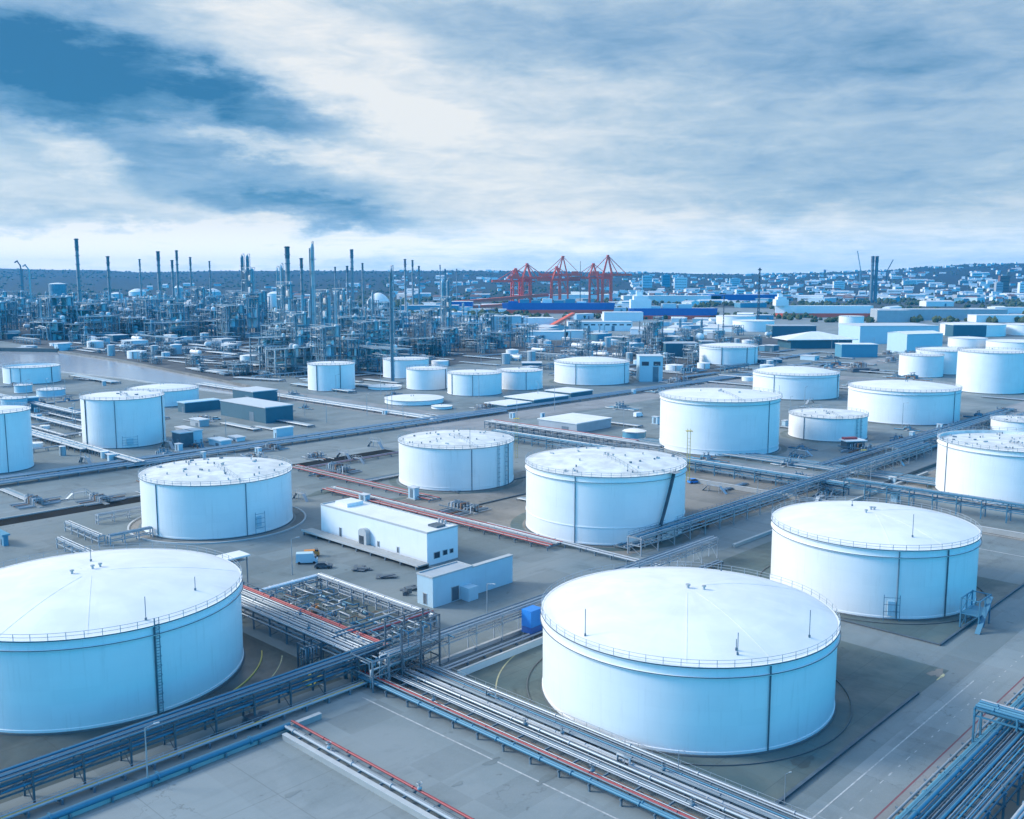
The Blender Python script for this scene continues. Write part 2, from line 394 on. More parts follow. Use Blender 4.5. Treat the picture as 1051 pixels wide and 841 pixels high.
class Proto:
    """first placement moves the prototype itself, later ones copy it with its parts"""
    def __init__(s, root): s.root = root; s.used = False
    def place(s, loc, rz=0., scale=(1, 1, 1), label=None, group=None, cat=None):
        if not s.used:
            s.used = True; r = s.root; r.location = (loc[0], loc[1], loc[2] if len(loc) > 2 else 0.); r.rotation_euler.z = rz; r.scale = scale
            if label: r['label'] = label
            if group: r['group'] = group
        else: r = copy_thing(s.root, loc, rz, scale, label, group)
        if cat: r['category'] = cat
        return r
def struct(name, mb, mname): return tag(mb.build(name, mname), kind='structure')
def poly(*pp): return [at(*p) for p in pp]
def rect4(w_, s_, e_):      # west, south, east pixel corners -> parallelogram
    W, S, E_ = at(*w_), at(*s_), at(*e_)
    return [W, S, E_, (W[0] + E_[0] - S[0], W[1] + E_[1] - S[1])]
def strip(p, q, wd):
    (x0, y0), (x1, y1) = p, q; L = math.hypot(x1 - x0, y1 - y0); nx, ny = -(y1 - y0) / L * wd / 2, (x1 - x0) / L * wd / 2
    return [(x0 + nx, y0 + ny), (x1 + nx, y1 + ny), (x1 - nx, y1 - ny), (x0 - nx, y0 - ny)]
def along(p, d, L): return (p[0] + d[0] * L, p[1] + d[1] * L)
def ang(p, q): return math.atan2(q[1] - p[1], q[0] - p[0])
def dist(p, q): return math.hypot(q[0] - p[0], q[1] - p[1])
# ------------------------------------------------------------------ ground
def disc(r, n=96, z=0.): return [(r * cos(2 * pi * i / n), r * sin(2 * pi * i / n)) for i in range(n)]
struct('ground', MB().sheet([(-8700, -550), (8700, -550), (8700, 10250), (-8700, 10250)], 0.), 'asphalt')
groundmat('land', ((.030, .046, .048), (.05, .066, .07), (.10, .115, .12)), (.004, .0022), .9, bump=.1)
tp = [(-8650, 2050), (-1500, 1900), (-300, 2100), (400, 2300), (900, 1900), (2500, 1800), (8650, 2000), (8650, 10200), (-8650, 10200)]
struct('terrain', MB().sheet(tp, .3), 'land')

wm = bpy.data.materials.new('water'); wm.use_nodes = True; MT['water'] = wm
t = NT(wm.node_tree); b = t.n['Principled BSDF']; b.inputs['Base Color'].default_value = (.40, .40, .42, 1); b.inputs['Roughness'].default_value = .16  # pale base colour carries the bright sky reflection
b.inputs['Specular IOR Level'].default_value = .9
bn = t.node('ShaderNodeBump'); bn.inputs['Strength'].default_value = .12; bn.inputs['Distance'].default_value = .2
t.put(bn.inputs['Height'], t.noise(t.node('ShaderNodeNewGeometry').outputs['Position'], .25, 5, .6)); t.l.new(bn.outputs[0], b.inputs['Normal'])
canal = poly((-120, 363), (0, 361), (60, 362), (120, 371), (167, 380), (231, 393), (268, 401), (250, 406), (205, 400), (128, 389), (64, 382), (0, 378), (-120, 372))
struct('canal', MB().sheet(canal, .01), 'water')
def kerbline(pts, w_, h_, mname, name='kerb', kind=True, z=0.):
    m = MB()
    for p, q in zip(pts, pts[1:]):
        L = dist(p, q); m.zbox((p[0] + q[0]) / 2, (p[1] + q[1]) / 2, z, L, w_, h_, ang(p, q))
    return struct(name, m, mname) if kind else m
kerbline(poly((-120, 362.6), (0, 360.6), (60, 361.6)), 3., 3.4, 'dark_concrete', 'quay_wall')
kerbline(poly((60, 361.6), (120, 370.6), (167, 379.5), (231, 392.5), (268, 400.5)), 2., 1.3, 'gravel', 'quay_wall')
kerbline(poly((250, 406.5), (205, 400.6), (128, 389.6), (64, 382.6), (0, 378.6)), 1.2, .8, 'kerb_concrete', 'quay_wall')
# far river behind the port
struct('harbour_water', MB().sheet(poly((470, 303), (1051, 304), (1100, 297), (700, 296), (470, 298)), .35), 'water')

def road(name, pts, mname, z): return struct(name, MB().sheet(pts, z), mname)
a0 = at(300, 752); a1 = at(408, 698)
# foreground road (V direction)
o = at(283, 742); o2 = at(372, 700)
road('road', [along(o, V, -3), along(o, V, 150), along(o2, V, 150), along(o2, V, -3)], 'road_asphalt', .008)
# right-hand road (U direction)
b0 = at(897, 841); b1 = at(815, 841)
road('road', [along(b0, U, -60), along(b0, U, 420), along(b1, U, 420), along(b1, U, -60)], 'road_asphalt', .008)
road('verge', [along(b0, U, -60), along(b0, U, 300), along(along(b0, U, 300), V, 5.5), along(along(b0, U, -60), V, 5.5)], 'pink_road', .012)
# slab lower left
s0 = at(291, 757)
road('concrete_slab', [s0, along(s0, V, 90), along(along(s0, V, 90), U, -110), along(s0, U, -110)], 'slab_concrete', .012)
# bunds
T2B = [at(470, 696), at(790, 834), None, None]; T2B[2] = along(T2B[1], U, 66); T2B[3] = along(T2B[0], U, 66)
road('bund_floor', T2B, 'bund_concrete', .012)
sw = at(862, 632); ss = at(965, 663)
T3B = [along(ss, V, -62), ss, along(ss, U, 52), along(along(ss, V, -62), U, 52)]
road('bund_floor', T3B, 'bund_concrete', .012)
n1_ = at(352, 697)
T1B = [n1_, along(n1_, V, -85), along(along(n1_, V, -85), U, -110), along(n1_, U, -110)]
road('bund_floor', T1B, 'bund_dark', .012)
g0 = at(640, 572)
T4B = [along(g0, V, 0), along(g0, U, 120), along(along(g0, U, 120), V, -95), along(g0, V, -95)]
road('gravel_yard', T4B, 'gravel', .008)
g1 = at(1052, 556); 
road('gravel_yard', [along(g1, V, -75), along(g1, V, 60), along(along(g1, V, 60), U, 10), along(along(g1, V, -75), U, 10)], 'gravel', .016)
g2 = at(905, 500)
road('gravel_yard', [g2, along(g2, V, 110), along(along(g2, V, 110), U, 90), along(g2, U, 90)], 'gravel', .008)
g3 = at(640, 574); 
road('road', [along(g3, V, 1), along(g3, V, 14), along(along(g3, V, 14), U, 330), along(along(g3, V, 1), U, 330)], 'road_asphalt', .014)
# road on the left, running beside the pipes
r5a, r5b = at(0, 523), at(390, 453)
road('road', strip(along(r5a, U, -60), along(r5a, U, 330), 13), 'road_asphalt', .012)
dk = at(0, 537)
road('ditch', strip(along(dk, U, -40), along(dk, U, 78), 8), 'ditch_dark', .02)  # flat sheet, its shaded depth is put into the colour
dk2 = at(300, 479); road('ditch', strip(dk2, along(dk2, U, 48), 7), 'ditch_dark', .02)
kerbline([along(along(dk, U, -40), V, -4.3), along(along(dk, U, 78), V, -4.3)], .5, .4, 'kerb_concrete', 'kerb')
# pinkish open roads of the middle distance
r6 = at(268, 402)
road('road', strip(along(r6, V, -30), along(r6, V, 330), 26), 'pink_road', .02)
r7 = at(470, 436)
road('road', strip(along(r7, U, -30), along(r7, U, 520), 24), 'pink_road', .024)
r8 = at(700, 470); road('road', strip(along(r8, V, -260), along(r8, V, 300), 13), 'pink_road', .016)
r9 = at(960, 395); road('road', strip(along(r9, V, -220), along(r9, V, 60), 26), 'pink_road', .02)
r10 = at(930, 455); road('road', strip(along(r10, U, 0), along(r10, U, 300), 14), 'pink_road', .028)

# painted lines
def line(p, d, L, w_, mname, z=.02, name='road_marking'):
    q = along(p, d, L); return struct(name, MB().sheet(strip(p, q, w_), z), mname)
line(at(372, 716), V, 62, .28, 'line_white')
line(at(318, 697), V, 5, .28, 'line_white', .03)
line(at(1003, 563), V, 40, .45, 'line_white', .03)
line(at(995, 545), V, 60, .3, 'line_white', .03)
line(at(897, 841), U, 150, .25, 'line_red', .024)
line(at(833, 841), U, 62, .22, 'line_white', .024)
dm = MB(); q = at(862, 841)
for i in range(26): dm.sheet(strip(along(q, U, i * 3.2 + R.uniform(-.4, .4)), along(q, U, i * 3.2 + R.uniform(.5, 1.4)), R.uniform(.1, .25)), .026)
struct('road_marking', dm, 'line_white')
def ringsheet(cx, cy, r0, r1, z, mname, name, a0=0, a1=2 * pi, n=72):
    vs, fs = [], []
    for i in range(n + 1):
        a = a0 + (a1 - a0) * i / n; vs += [(cx + r0 * cos(a), cy + r0 * sin(a), z), (cx + r1 * cos(a), cy + r1 * sin(a), z)]
    fs = [(2 * i, 2 * i + 1, 2 * i + 3, 2 * i + 2) for i in range(n)]
    return struct(name, MB().add(vs, fs), mname)

def stain(px, py, rx, ry, mname='ditch_dark', z=.036, name='oil_stain', sd=1):
    q_ = at(px, py); Q = random.Random(sd + px); pts = []
    for i in range(26):
        a = 2 * pi * i / 26; k = 1 + .35 * sin(3 * a + sd) * Q.uniform(.3, 1) + Q.uniform(-.12, .12)
        dx, dy = rx * k * cos(a), ry * k * sin(a); pts.append((q_[0] + dx * U[0] + dy * V[0], q_[1] + dx * U[1] + dy * V[1]))
    struct(name, MB().sheet(pts, z), mname)
stain(824, 782, 2.2, 1.3, 'bund_dark'); stain(230, 752, 2.6, 1., 'bund_dark', sd=7); stain(20, 790, 6, 3, 'bund_dark', sd=15); stain(855, 540, 2., 1.2, 'bund_dark', sd=11)
stain(505, 782, 1.6, .6, 'asphalt', sd=9); stain(470, 805, 1., .4, 'asphalt', sd=10); stain(560, 800, 2., .7, 'asphalt', sd=12); stain(300, 815, 1.4, .5, 'asphalt', sd=14)
stain(962, 691, 2.2, 1.2, 'gravel', sd=21, name='worn_patch'); stain(966, 695, 1.8, .25, 'line_yellow', .04, 'worn_patch', sd=23); stain(335, 505, 8, 3, 'bund_concrete', sd=25, name='puddle'); stain(395, 515, 7, 2.5, 'bund_concrete', sd=26, name='puddle'); stain(560, 520, 4, 2, 'bund_concrete', sd=27, name='puddle')
# bund walls and drains
def wall(p, d, L, h_, w_, mname, label, name='bund_wall', cat='low wall', z=0.):
    q = along(p, d, L); m = MB(); m.zbox((p[0] + q[0]) / 2, (p[1] + q[1]) / 2, z, L, w_, h_, ang(p, q))
    c = MB(); c.zbox((p[0] + q[0]) / 2, (p[1] + q[1]) / 2, z + h_, L + .1, w_ + .16, .1, ang(p, q))
    o = m.build(name, mname); tag(o, label, cat); c.build('coping', 'dark_steel' if mname == 'dark_concrete' else 'kerb_concrete', o); return o
wall(T2B[0], U, 66, 1.3, .35, 'pale_blue_wall', 'low bund wall on the left side of the largest domed tank in front')
wall(along(T2B[1], V, -.2), U, 52, .35, .35, 'dark_concrete', 'low dark kerb wall running up beside the right foreground road', cat='kerb wall')
wall(along(ss, V, -24), V, 24, .25, .3, 'dark_concrete', 'low dark kerb in front of the right domed tank, parallel to the building', cat='kerb wall')
wall(ss, U, 60, .35, .3, 'dark_concrete', 'low dark kerb right of the right domed tank along the road', cat='kerb wall')
wall(at(440, 686), U, 60, .7, .5, 'kerb_concrete', 'grey concrete kerb wall below the white fence pipes left of the front tank', cat='kerb wall')
k1 = at(753, 562)
wall(k1, U, 135, .8, .6, 'concrete', 'long pale concrete wall beside the road behind the right domed tank')
k2 = at(905, 499)
wall(k2, U, 85, 1.2, .5, 'dark_concrete', 'dark retaining wall beside the gravel yard near the right edge tank')
wall(along(g1, U, 3), V, -120, 1.4, .6, 'concrete', 'concrete wall below the blue pipe bridge at the right edge')
wall(at(60, 843), U, 42, .0 + .9, .7, 'concrete', 'pale wall on the far side of the lower left concrete slab')
wall(at(292, 759), V, 70, .9, .7, 'concrete', 'pale wall on the road side of the lower left concrete slab')
wall(at(404, 488), V, 26, .3, .4, 'dark_concrete', 'thin dark kerb in front of the tank left of centre', cat='kerb wall')
wall(at(440, 500), V, 15, .3, .4, 'dark_concrete', 'short dark kerb at the base of the small centre tank', cat='kerb wall')
wall(at(467, 506), U, 36, .3, .4, 'dark_concrete', 'thin dark kerb right of the small centre tank', cat='kerb wall')
wall(at(486, 520), U, 26, .3, .4, 'dark_concrete', 'second thin dark kerb between the two centre tanks', cat='kerb wall')

#------------------------------------------------------------------ tanks
def front_ang(X, Y, r, px):
    best = None
    for i in range(720):
        a = 2 * pi * i / 720; x_, y_ = X + r * cos(a), Y + r * sin(a)
        if cos(a) * X + sin(a) * Y > 0: continue
        f = y_ * cos(PIT) + H * .8 * sin(PIT); q = abs(CX + FPX * x_ / f - px)
        if best is None or q < best[0]: best = (q, a)
    return best[1]
TANKS = []
def tank(X, Y, r, h, label, dome=.10, roof='roof_white', seams=(), dark_seams=(), girder=True, rail=True, stair=None, ladder=(), hatch=None,
         masts=(), vents=2, clutter=0, n=96, group=None, lip=.35, ring=True, shell='tank_paint', mid=None, ribs=0, z0=0.):
    t_ = thing('storage_tank', label, 'tank', (X, Y, z0), 0., group); TANKS.append((X, Y, r + 2))
    sh = MB().lathe([(r, .25), (r, h)], n); sh.build('shell', shell, t_)
    if ring: MB().lathe([(r + .35, 0), (r + .3, .26), (r - .2, .28)], n).build('foundation_ring', 'dark_concrete', t_)
    rf = MB(); hd = r * dome
    if dome > 0:
        prof = [(r, h)] + [(r * (1 - i / 10), h + hd * (1 - (1 - i / 10) ** 2) ** 1.0) for i in range(1, 10)] + [(.01, h + hd)]
        rf.lathe(prof, n)
    else:
        rf.lathe([(r, h), (r - .25, h), (r - .25, h - 1.), (.01, h - .8)], n)
    ro = rf.build('roof', roof, t_)
    ribs = 4 if ribs else 0
    if ribs:
        for i in range(ribs):
            rb = MB()
            a = (-1.2, -1.75, .4, 2.6)[i]
            for j in range(8):
                q0, q1 = r * (.12 + .86 * j / 8), r * (.12 + .86 * (j + 1) / 8)
                zz = lambda q_: h + hd * (1 - (q_ / r) ** 2) + .02
                rb.beam((q0 * cos(a), q0 * sin(a), zz(q0)), (q1 * cos(a), q1 * sin(a), zz(q1)), .12, .03)
            rb.build('roof_rib', 'roof_white', ro)
    e = MB().lathe([(r - .02, h - .28), (r + lip, h - .28), (r + lip, h + .05), (r - .02, h + .05)], n); e.build('rim', 'tank_paint', t_)
    if girder:
        MB().lathe([(r - .02, h - 1.75), (r + .42, h - 1.75), (r + .42, h - 1.6), (r - .02, h - 1.55)], n).build('wind_girder', 'tank_paint', t_)
        MB().lathe([(r + .44, h - 1.62), (r + .5, h - 1.62), (r + .5, h - 1.50), (r + .44, h - 1.50), (r + .44, h - 1.62)], n).build('girder_edge', 'dark_steel', t_)
    MB().lathe([(r + lip + .01, h - .14), (r + lip + .07, h - .14), (r + lip + .07, h + .02), (r + lip + .01, h + .02), (r + lip + .01, h - .14)], n).build('rim_edge', 'dark_steel', t_)
    if mid: MB().lathe([(r, mid - .1), (r + .15, mid - .1), (r + .15, mid + .1), (r, mid + .1)], n).build('stiffening_ring', 'tank_paint', t_)
    MB().lathe([(r, .3), (r + .1, .3), (r + .1, .7), (r, .75)], n).build('base_angle', 'tank_paint', t_)
    rr = r + lip - .08
    if rail:
        hr = MB(); k = int(2 * pi * r / 2.6); th_ = .026 + .00008 * Y
        for i in range(k):
            a = 2 * pi * i / k; hr.beam((rr * cos(a), rr * sin(a), h), (rr * cos(a), rr * sin(a), h + 1.15), th_ * 2)
        for zz in (.6, 1.15): hr.path([(rr * cos(2 * pi * i / n), rr * sin(2 * pi * i / n), h + zz) for i in range(n)], th_, 4, True)
        hr.build('handrail', 'pipe_pale', t_)
    for px in seams:
        a = front_ang(X, Y, r, px); MB().path([((r + .12) * cos(a), (r + .12) * sin(a), z_) for z_ in (.3, h - .3)], .09 + .00018 * Y, 6).build('downpipe', 'mid_steel', t_)
    for px in dark_seams:
        a = front_ang(X, Y, r, px); m = MB(); ww = .14 + .0004 * Y
        m.beam(((r + .2) * cos(a), (r + .2) * sin(a), .4), ((r + .2) * cos(a), (r + .2) * sin(a), h - .2), ww)
        m.build('downpipe', 'dark_steel', t_)
    for px in ladder:
        a = front_ang(X, Y, r, px); m = MB(); tx, ty = -sin(a), cos(a); q = r + .35
        for s_ in (-.35, .35): m.beam((q * cos(a) + tx * s_, q * sin(a) + ty * s_, .3), (q * cos(a) + tx * s_, q * sin(a) + ty * s_, h + 1.2), .1)
        for i in range(int(h / .5)): m.beam((q * cos(a) - tx * .35, q * sin(a) - ty * .35, .6 + i * .5), (q * cos(a) + tx * .35, q * sin(a) + ty * .35, .6 + i * .5), .06)
        for i in range(int(h / 1.6)):
            zc = 2.2 + i * 1.6; m.path([(q * cos(a) + tx * .42 * cos(b_) + cos(a) * .7 * sin(b_), q * sin(a) + ty * .42 * cos(b_) + sin(a) * .7 * sin(b_), zc) for b_ in [pi * j / 6 for j in range(7)]], .035, 4)
        m.build('ladder', 'mid_steel', t_)
    if stair:
        pa, pb, cname = stair; a, b_ = front_ang(X, Y, r, pa), front_ang(X, Y, r, pb); m = MB(); hm = MB(); k = 44; q = r + .75
        P = [(q * cos(a + (b_ - a) * i / k), q * sin(a + (b_ - a) * i / k), .3 + (h - .3) * i / k) for i in range(k + 1)]
        for i in range(k):
            m.beam(P[i], P[i + 1], 1.1, .14); hm.beam((P[i][0], P[i][1], P[i][2]), (P[i][0], P[i][1], P[i][2] + 1.1), .07)
        hm.path([(x_ * 1.02, y_ * 1.02, z_ + 1.1) for x_, y_, z_ in P], .05, 4); hm.path([(x_ * 1.02, y_ * 1.02, z_ + .6) for x_, y_, z_ in P], .04, 4)
        s_ = m.build('stairway', cname, t_); hm.build('stair_rail', cname, s_)
        plf = MB(); pa_ = b_; plf.box((r + 1.2) * cos(pa_), (r + 1.2) * sin(pa_), h + .05, 2.4, 3., .12, pa_)
        plf.build('top_platform', 'steel', t_)
    if hatch:
        px, hw, hh, zb = hatch; a = front_ang(X, Y, r, px); m = MB(); c_, s_ = cos(a), sin(a); tx, ty = -s_, c_; q = r + .3
        MB().box((q) * c_, q * s_, zb + hh * .45, .4, hw * .45, hh * .7, a).build('manway_door', 'pale_blue_wall', t_)
        for i in range(4): m.beam((q + .6) * c_ and ((q + .6) * c_ - tx * hw / 2, (q + .6) * s_ - ty * hw / 2, zb + hh * i / 3), ((q + .6) * c_ + tx * hw / 2, (q + .6) * s_ + ty * hw / 2, zb + hh * i / 3), .08)
        for s2 in (-.5, .5): m.beam(((q + .6) * c_ + tx * hw * s2, (q + .6) * s_ + ty * hw * s2, 0), ((q + .6) * c_ + tx * hw * s2, (q + .6) * s_ + ty * hw * s2, zb + hh + .6), .1)
        m.build('access_hatch', 'pipe_blue', t_)
    RR = random.Random(int(X * 13 + Y)); zd = lambda q_: h + (hd * (1 - (q_ / r) ** 2) if dome > 0 else -.9)
    for i in range(vents):
        a = RR.uniform(0, 2 * pi); q = r * RR.uniform(.02, .13); m = MB(); zz = zd(q)
        m.lathe([(.2, zz - .1), (.2, zz + .5), (.38, zz + .5), (.38, zz + .7), (.01, zz + .8)], 12, q * cos(a), q * sin(a)); m.build('roof_vent', 'steel', t_)
    for (px, fr, hh) in masts:
        a = front_ang(X, Y, r, px) if px else fr[1]; q = r * (fr if px else fr[0]); zz = zd(q)
        m = MB().tube((q * cos(a), q * sin(a), zz - .1), (q * cos(a), q * sin(a), zz + hh), .07, 6); m.box(q * cos(a), q * sin(a), zz + .2, .3, .3, .4); m.build('roof_mast', 'mid_steel', t_)
    if clutter:
        m = MB(); a = RR.uniform(0, 2 * pi)          # a walkway and pipe runs over the roof
        a = front_ang(X, Y, r, CX + FPX * X / Y - 10) + .5
        m2 = MB()
        for s_ in (-.6, .6):
            pts = [(q * cos(a) - s_ * sin(a), q * sin(a) + s_ * cos(a), zd(q) + .6) for q in [r * j / 8 for j in range(9)]]
            m2.path(pts, .06, 4)
            for p in pts: m2.beam((p[0], p[1], p[2] - .6), p, .08)
        m2.build('roof_walkway', 'steel', t_)
        for i in range(clutter):
            a = RR.uniform(0, 2 * pi); q = r * math.sqrt(RR.uniform(.0, .9)); zz = zd(q); k = RR.random()
            m = MB()
            if k < .6: m.lathe([(.2, zz - .1), (.2, zz + .5), (.32, zz + .55), (.01, zz + .65)], 8, q * cos(a), q * sin(a))
            else: m.box(q * cos(a), q * sin(a), zz + .2, RR.uniform(.4, 1.6), RR.uniform(.3, .7), .5, RR.uniform(0, 3))
            m.build('roof_fitting', RR.choice(['mid_steel', 'steel', 'pipe_pale']), t_)
    return t_

tank(-76.4, 171.6, 25.9, 15.5, 'huge domed white tank cut off by the left edge in front', dome=.125, dark_seams=(157,), ladder=(160,), ribs=24, vents=3,
     masts=((155, .93, 4.), (228, .8, 2.5), (None, (.3, 2.), 3.)), hatch=None)
tank(30.5, 163.7, 25.1, 14.2, 'largest domed white tank in the centre foreground', dome=.165, dark_seams=(791,), vents=3, ribs=24,
     masts=((763, .9, 3.5), (765, .86, 1.8), (592, .93, 4.5), (846, .9, 4.5), (None, (.93, 1.8), 2.), (None, (.9, 1.1), 2.)))
tank(83.5, 219.8, 22.4, 15.2, 'domed white tank on the right with a small square hatch and a stair tower', dome=.13, seams=(923,), dark_seams=(973,), vents=3, ribs=20,
     hatch=(917, 3.2, 4.5, .6), masts=((951, .75, 5.), (None, (.3, 2.), 1.2)))
tank(27.0, 276.9, 22.9, 18.9, 'tall white tank at the centre with a dark diagonal stair on its right side', dome=.07, roof='roof_dirty', seams=(590,), mid=5.,
     stair=(672, 689, 'dark_steel'), clutter=26, masts=((650, .8, 2.),), vents=3)
tank(-86.7, 281.1, 21.3, 15.3, 'white tank behind the huge left one with a cluttered pale roof', dome=.06, roof='roof_dirty', seams=(160, 252), hatch=(264, 3., 4., 2.),
     clutter=34, masts=((240, .5, 2.),), vents=2, girder=False)
tank(-19.8, 340.9, 20.3, 14.6, 'white tank just left of centre behind the flat white building', dome=.06, roof='roof_dirty', seams=(484,), ladder=(511, 518), dark_seams=(521,), clutter=24, vents=2, girder=False, mid=1.2,
     masts=((484, .9, 6.),))
tank(87.9, 409.3, 24.8, 22.1, 'tall white tank with a projecting rim, right of the centre, blue at its foot', dome=.06, seams=(789,), lip=.8, vents=3, mid=2.4, clutter=4)
tank(172.2, 588.5, 25.2, 14.3, 'low wide white tank behind the tall projecting rim tank', dome=.12, dark_seams=(860,), seams=(795,), n=64)
tank(142.9, 436.1, 17.0, 10.3, 'smallest of the right hand white tanks, beside a red topped cabin', dome=.04, seams=(826,), ladder=(880, 884), roof='roof_dirty', clutter=8, girder=False, n=64)
tank(199.6, 493.2, 26.7, 16.2, 'broad white tank right of the small one, in the second right hand row', dome=.09, seams=(980,), vents=2, n=72)
tank(166.4, 319.7, 22.6, 17.6, 'white tank cut off by the right edge with its roof rim crowded with posts', dome=.0, seams=(972,), clutter=60, roof='roof_dirty', stair=None, vents=4)
tank(231.8, 440.9, 11.5, 7.0, 'small white tank peeping over the crowded rim tank at the right edge', dome=.03, roof='roof_dirty', clutter=10, girder=False, n=48)
tank(296.3, 703.7, 15.0, 15.3, 'narrow white tank in front of a wider one on the far right', dome=.05, girder=False, n=48, lip=.2)
tank(324.3, 729.4, 20.0, 17.1, 'wide white tank half hidden behind the narrow far right one', dome=.08, n=48, girder=False)
tank(301.7, 611.2, 19.8, 25.1, 'tall smooth white tank at the right edge of the middle distance', dome=.05, n=64, girder=False)
tank(180.4, 811.3, 23.8, 14.2, 'white tank with dark downpipes standing alone behind the low wide one', dome=.08, dark_seams=(741, 767), seams=(775,), n=48)
tank(54.6, 664.9, 25.6, 14.2, 'wide white domed tank at the back centre, two downpipes on its front', dome=.10, seams=(591, 641), n=64)
tank(-115.7, 621.4, 14.9, 16.5, 'white tank standing alone nearest the refinery columns, dark seam on its left', dome=.03, dark_seams=(325, 349), girder=False, n=48)
tank(-76.3, 698.5, 16.4, 13.1, 'white tank behind the row of adjoining small tanks', dome=.04, seams=(404,), n=48, girder=False)
tank(-54.9, 624.9, 13.1, 13.0, 'leftmost of the three adjoining white tanks', dome=.05, dark_seams=(457,), n=48, girder=False)
tank(-23.1, 598.5, 16.8, 13.0, 'middle and nearest of the three adjoining white tanks', dome=.05, seams=(485,), dark_seams=(464,), n=48, girder=False)
tank(5.0, 626.6, 14.8, 11.8, 'rightmost of the three adjoining white tanks', dome=.05, seams=(540,), n=48, girder=False)
tank(-168.8, 419.1, 16.9, 20.6, 'tall pale blue tank with an open white roof on the left, pipes at its foot', dome=.05, roof='roof_white', dark_seams=(88, 166), seams=(118,), hatch=(132, 6., 3.4, 1.4), girder=False, clutter=10)
tank(-194.7, 361.0, 13.0, 22.2, 'pale blue tank cut off by the left edge behind the huge one', dome=.02, seams=(6,), girder=False, n=64)
tank(-328.0, 663.0, 17.9, 11.1, 'pale blue tank on the far left beside the canal', dome=.0, dark_seams=(52,), seams=(20, 10), girder=False, n=48)
tank(-198.1, 550.5, 19.0, 8.7, 'low white roofed tank just behind the tall pale blue one', dome=.10, roof='roof_white', girder=False, n=48)
tank(461.2, 986.6, 18.3, 9.7, 'low white tank in the far right tank row, in front of the blue fronted shed', dome=.06, girder=False, rail=False, n=40)
tank(562.0, 1191.1, 36.6, 13.8, 'widest flat white tank far right, behind the blue fronted shed', dome=.03, girder=False, rail=False, n=40)
tank(629.3, 1196.6, 23.3, 12.9, 'white tank at the right edge near the waterfront', dome=.03, girder=False, rail=False, n=40)
tank(489.1, 945.2, 26.5, 9.2, 'low white tank at the right edge just behind the tall smooth one', dome=.04, girder=False, rail=False, n=40)
tank(321.2, 1402.2, 27.9, 15.0, 'far white tank beside the lattice mast, tank of the back row', dome=.03, girder=False, rail=False, n=40)
tank(474.0, 1365.4, 16.7, 16.1, 'far narrow pale tank just left of the long grey shed', dome=.03, girder=False, rail=False, n=40)
tank(316.7, 1281.6, 26.7, 13.7, 'far low white tank in front of the lattice mast', dome=.03, girder=False, rail=False, n=40)
tank(-56.1, 554.2, 16.7, 2.7, 'very low flat white round roof in front of the adjoining tanks', dome=.05, girder=False, rail=False, n=48)
tank(-38.3, 527.3, 5.6, 1.6, 'tiny flat white round roof by the corner of the pipe tracks', dome=.05, girder=False, rail=False, n=24, vents=1)
tank(-81.7, 622.4, 10.6, 1.9, 'flat round white roof between the lone tank and the adjoining ones', dome=.05, girder=False, rail=False, n=32)
tank(-303.7, 601.5, 5.1, 4.8, 'small round tank beside the canal tank, blue sides', dome=.1, girder=False, n=24, vents=1, shell='pale_blue_wall')
tank(-278.7, 585.0, 8.0, 4.1, 'low round white roofed tank right of the canal tank', dome=.08, girder=False, n=32, vents=1, shell='pale_blue_wall')
tank(-266.4, 516.9, 6.5, 7.3, 'white roofed round tank at the left edge over a blue cabin', dome=.1, girder=False, n=32, vents=1, shell='pale_blue_wall')
hx = at(652, 452)
tank(hx[0], hx[1] + 4, 5.2, 3.6, 'small squat round tank with a blue side standing alone in the centre yard', dome=.2, girder=False, rail=False, n=8, vents=1, shell='cyan_paint')
# painted / kerbed rings on the bund floors
def ringkerb(X, Y, r, w_, h_, mname, label, a0=0, a1=2 * pi):
    n = 80; k = MB(); pr = [(r, 0), (r, h_), (r + w_, h_), (r + w_, 0)]
    k.lathe(pr, n, X, Y, False, a0, a1); return tag(k.build('ring_kerb', mname), label, 'kerb')
ringkerb(30.5, 163.7, 27.8, .18, .2, 'dark_concrete', 'dark round kerb encircling the largest foreground tank')
ringsheet(30.5, 163.7, 33.2, 33.45, .03, 'line_yellow', 'road_marking', 2.2, 3.5)
ringsheet(30.5, 163.7, 25.9, 27.8, .022, 'bund_concrete', 'tank_apron')
ringkerb(-76.4, 171.6, 29.2, .22, .2, 'yellow_paint', 'pale yellow round kerb at the right foot of the huge left tank', -.75, .3)
ringsheet(-76.4, 171.6, 33, 33.2, .03, 'line_yellow', 'road_marking', -.7, .2)
ringkerb(83.5, 219.8, 24.9, .2, .2, 'dark_concrete', 'dark round kerb encircling the right domed tank')
ringkerb(-86.7, 281.1, 24.8, .5, .35, 'kerb_concrete', 'pale round kerb around the tank behind the huge left one')
ringsheet(-86.7, 281.1, 22.3, 24.8, .022, 'gravel', 'gravel_strip')
ringsheet(27.0, 276.9, 24, 27.5, .022, 'bund_concrete', 'tank_apron')
ringsheet(166.4, 319.7, 23.7, 25.5, .022, 'bund_concrete', 'tank_apron')
for X_, Y_, r_ in ((-19.8, 340.9, 20.3), (87.9, 409.3, 24.8), (172.2, 588.5, 25.2), (142.9, 436.1, 17), (199.6, 493.2, 26.7), (301.7, 611.2, 19.8), (54.6, 664.9, 25.6), (180.4, 811.3, 23.8)):
    ringsheet(X_, Y_, r_ + 1.2, r_ + 3.6, .034, 'bund_concrete', 'tank_apron')
QF = random.Random(77)
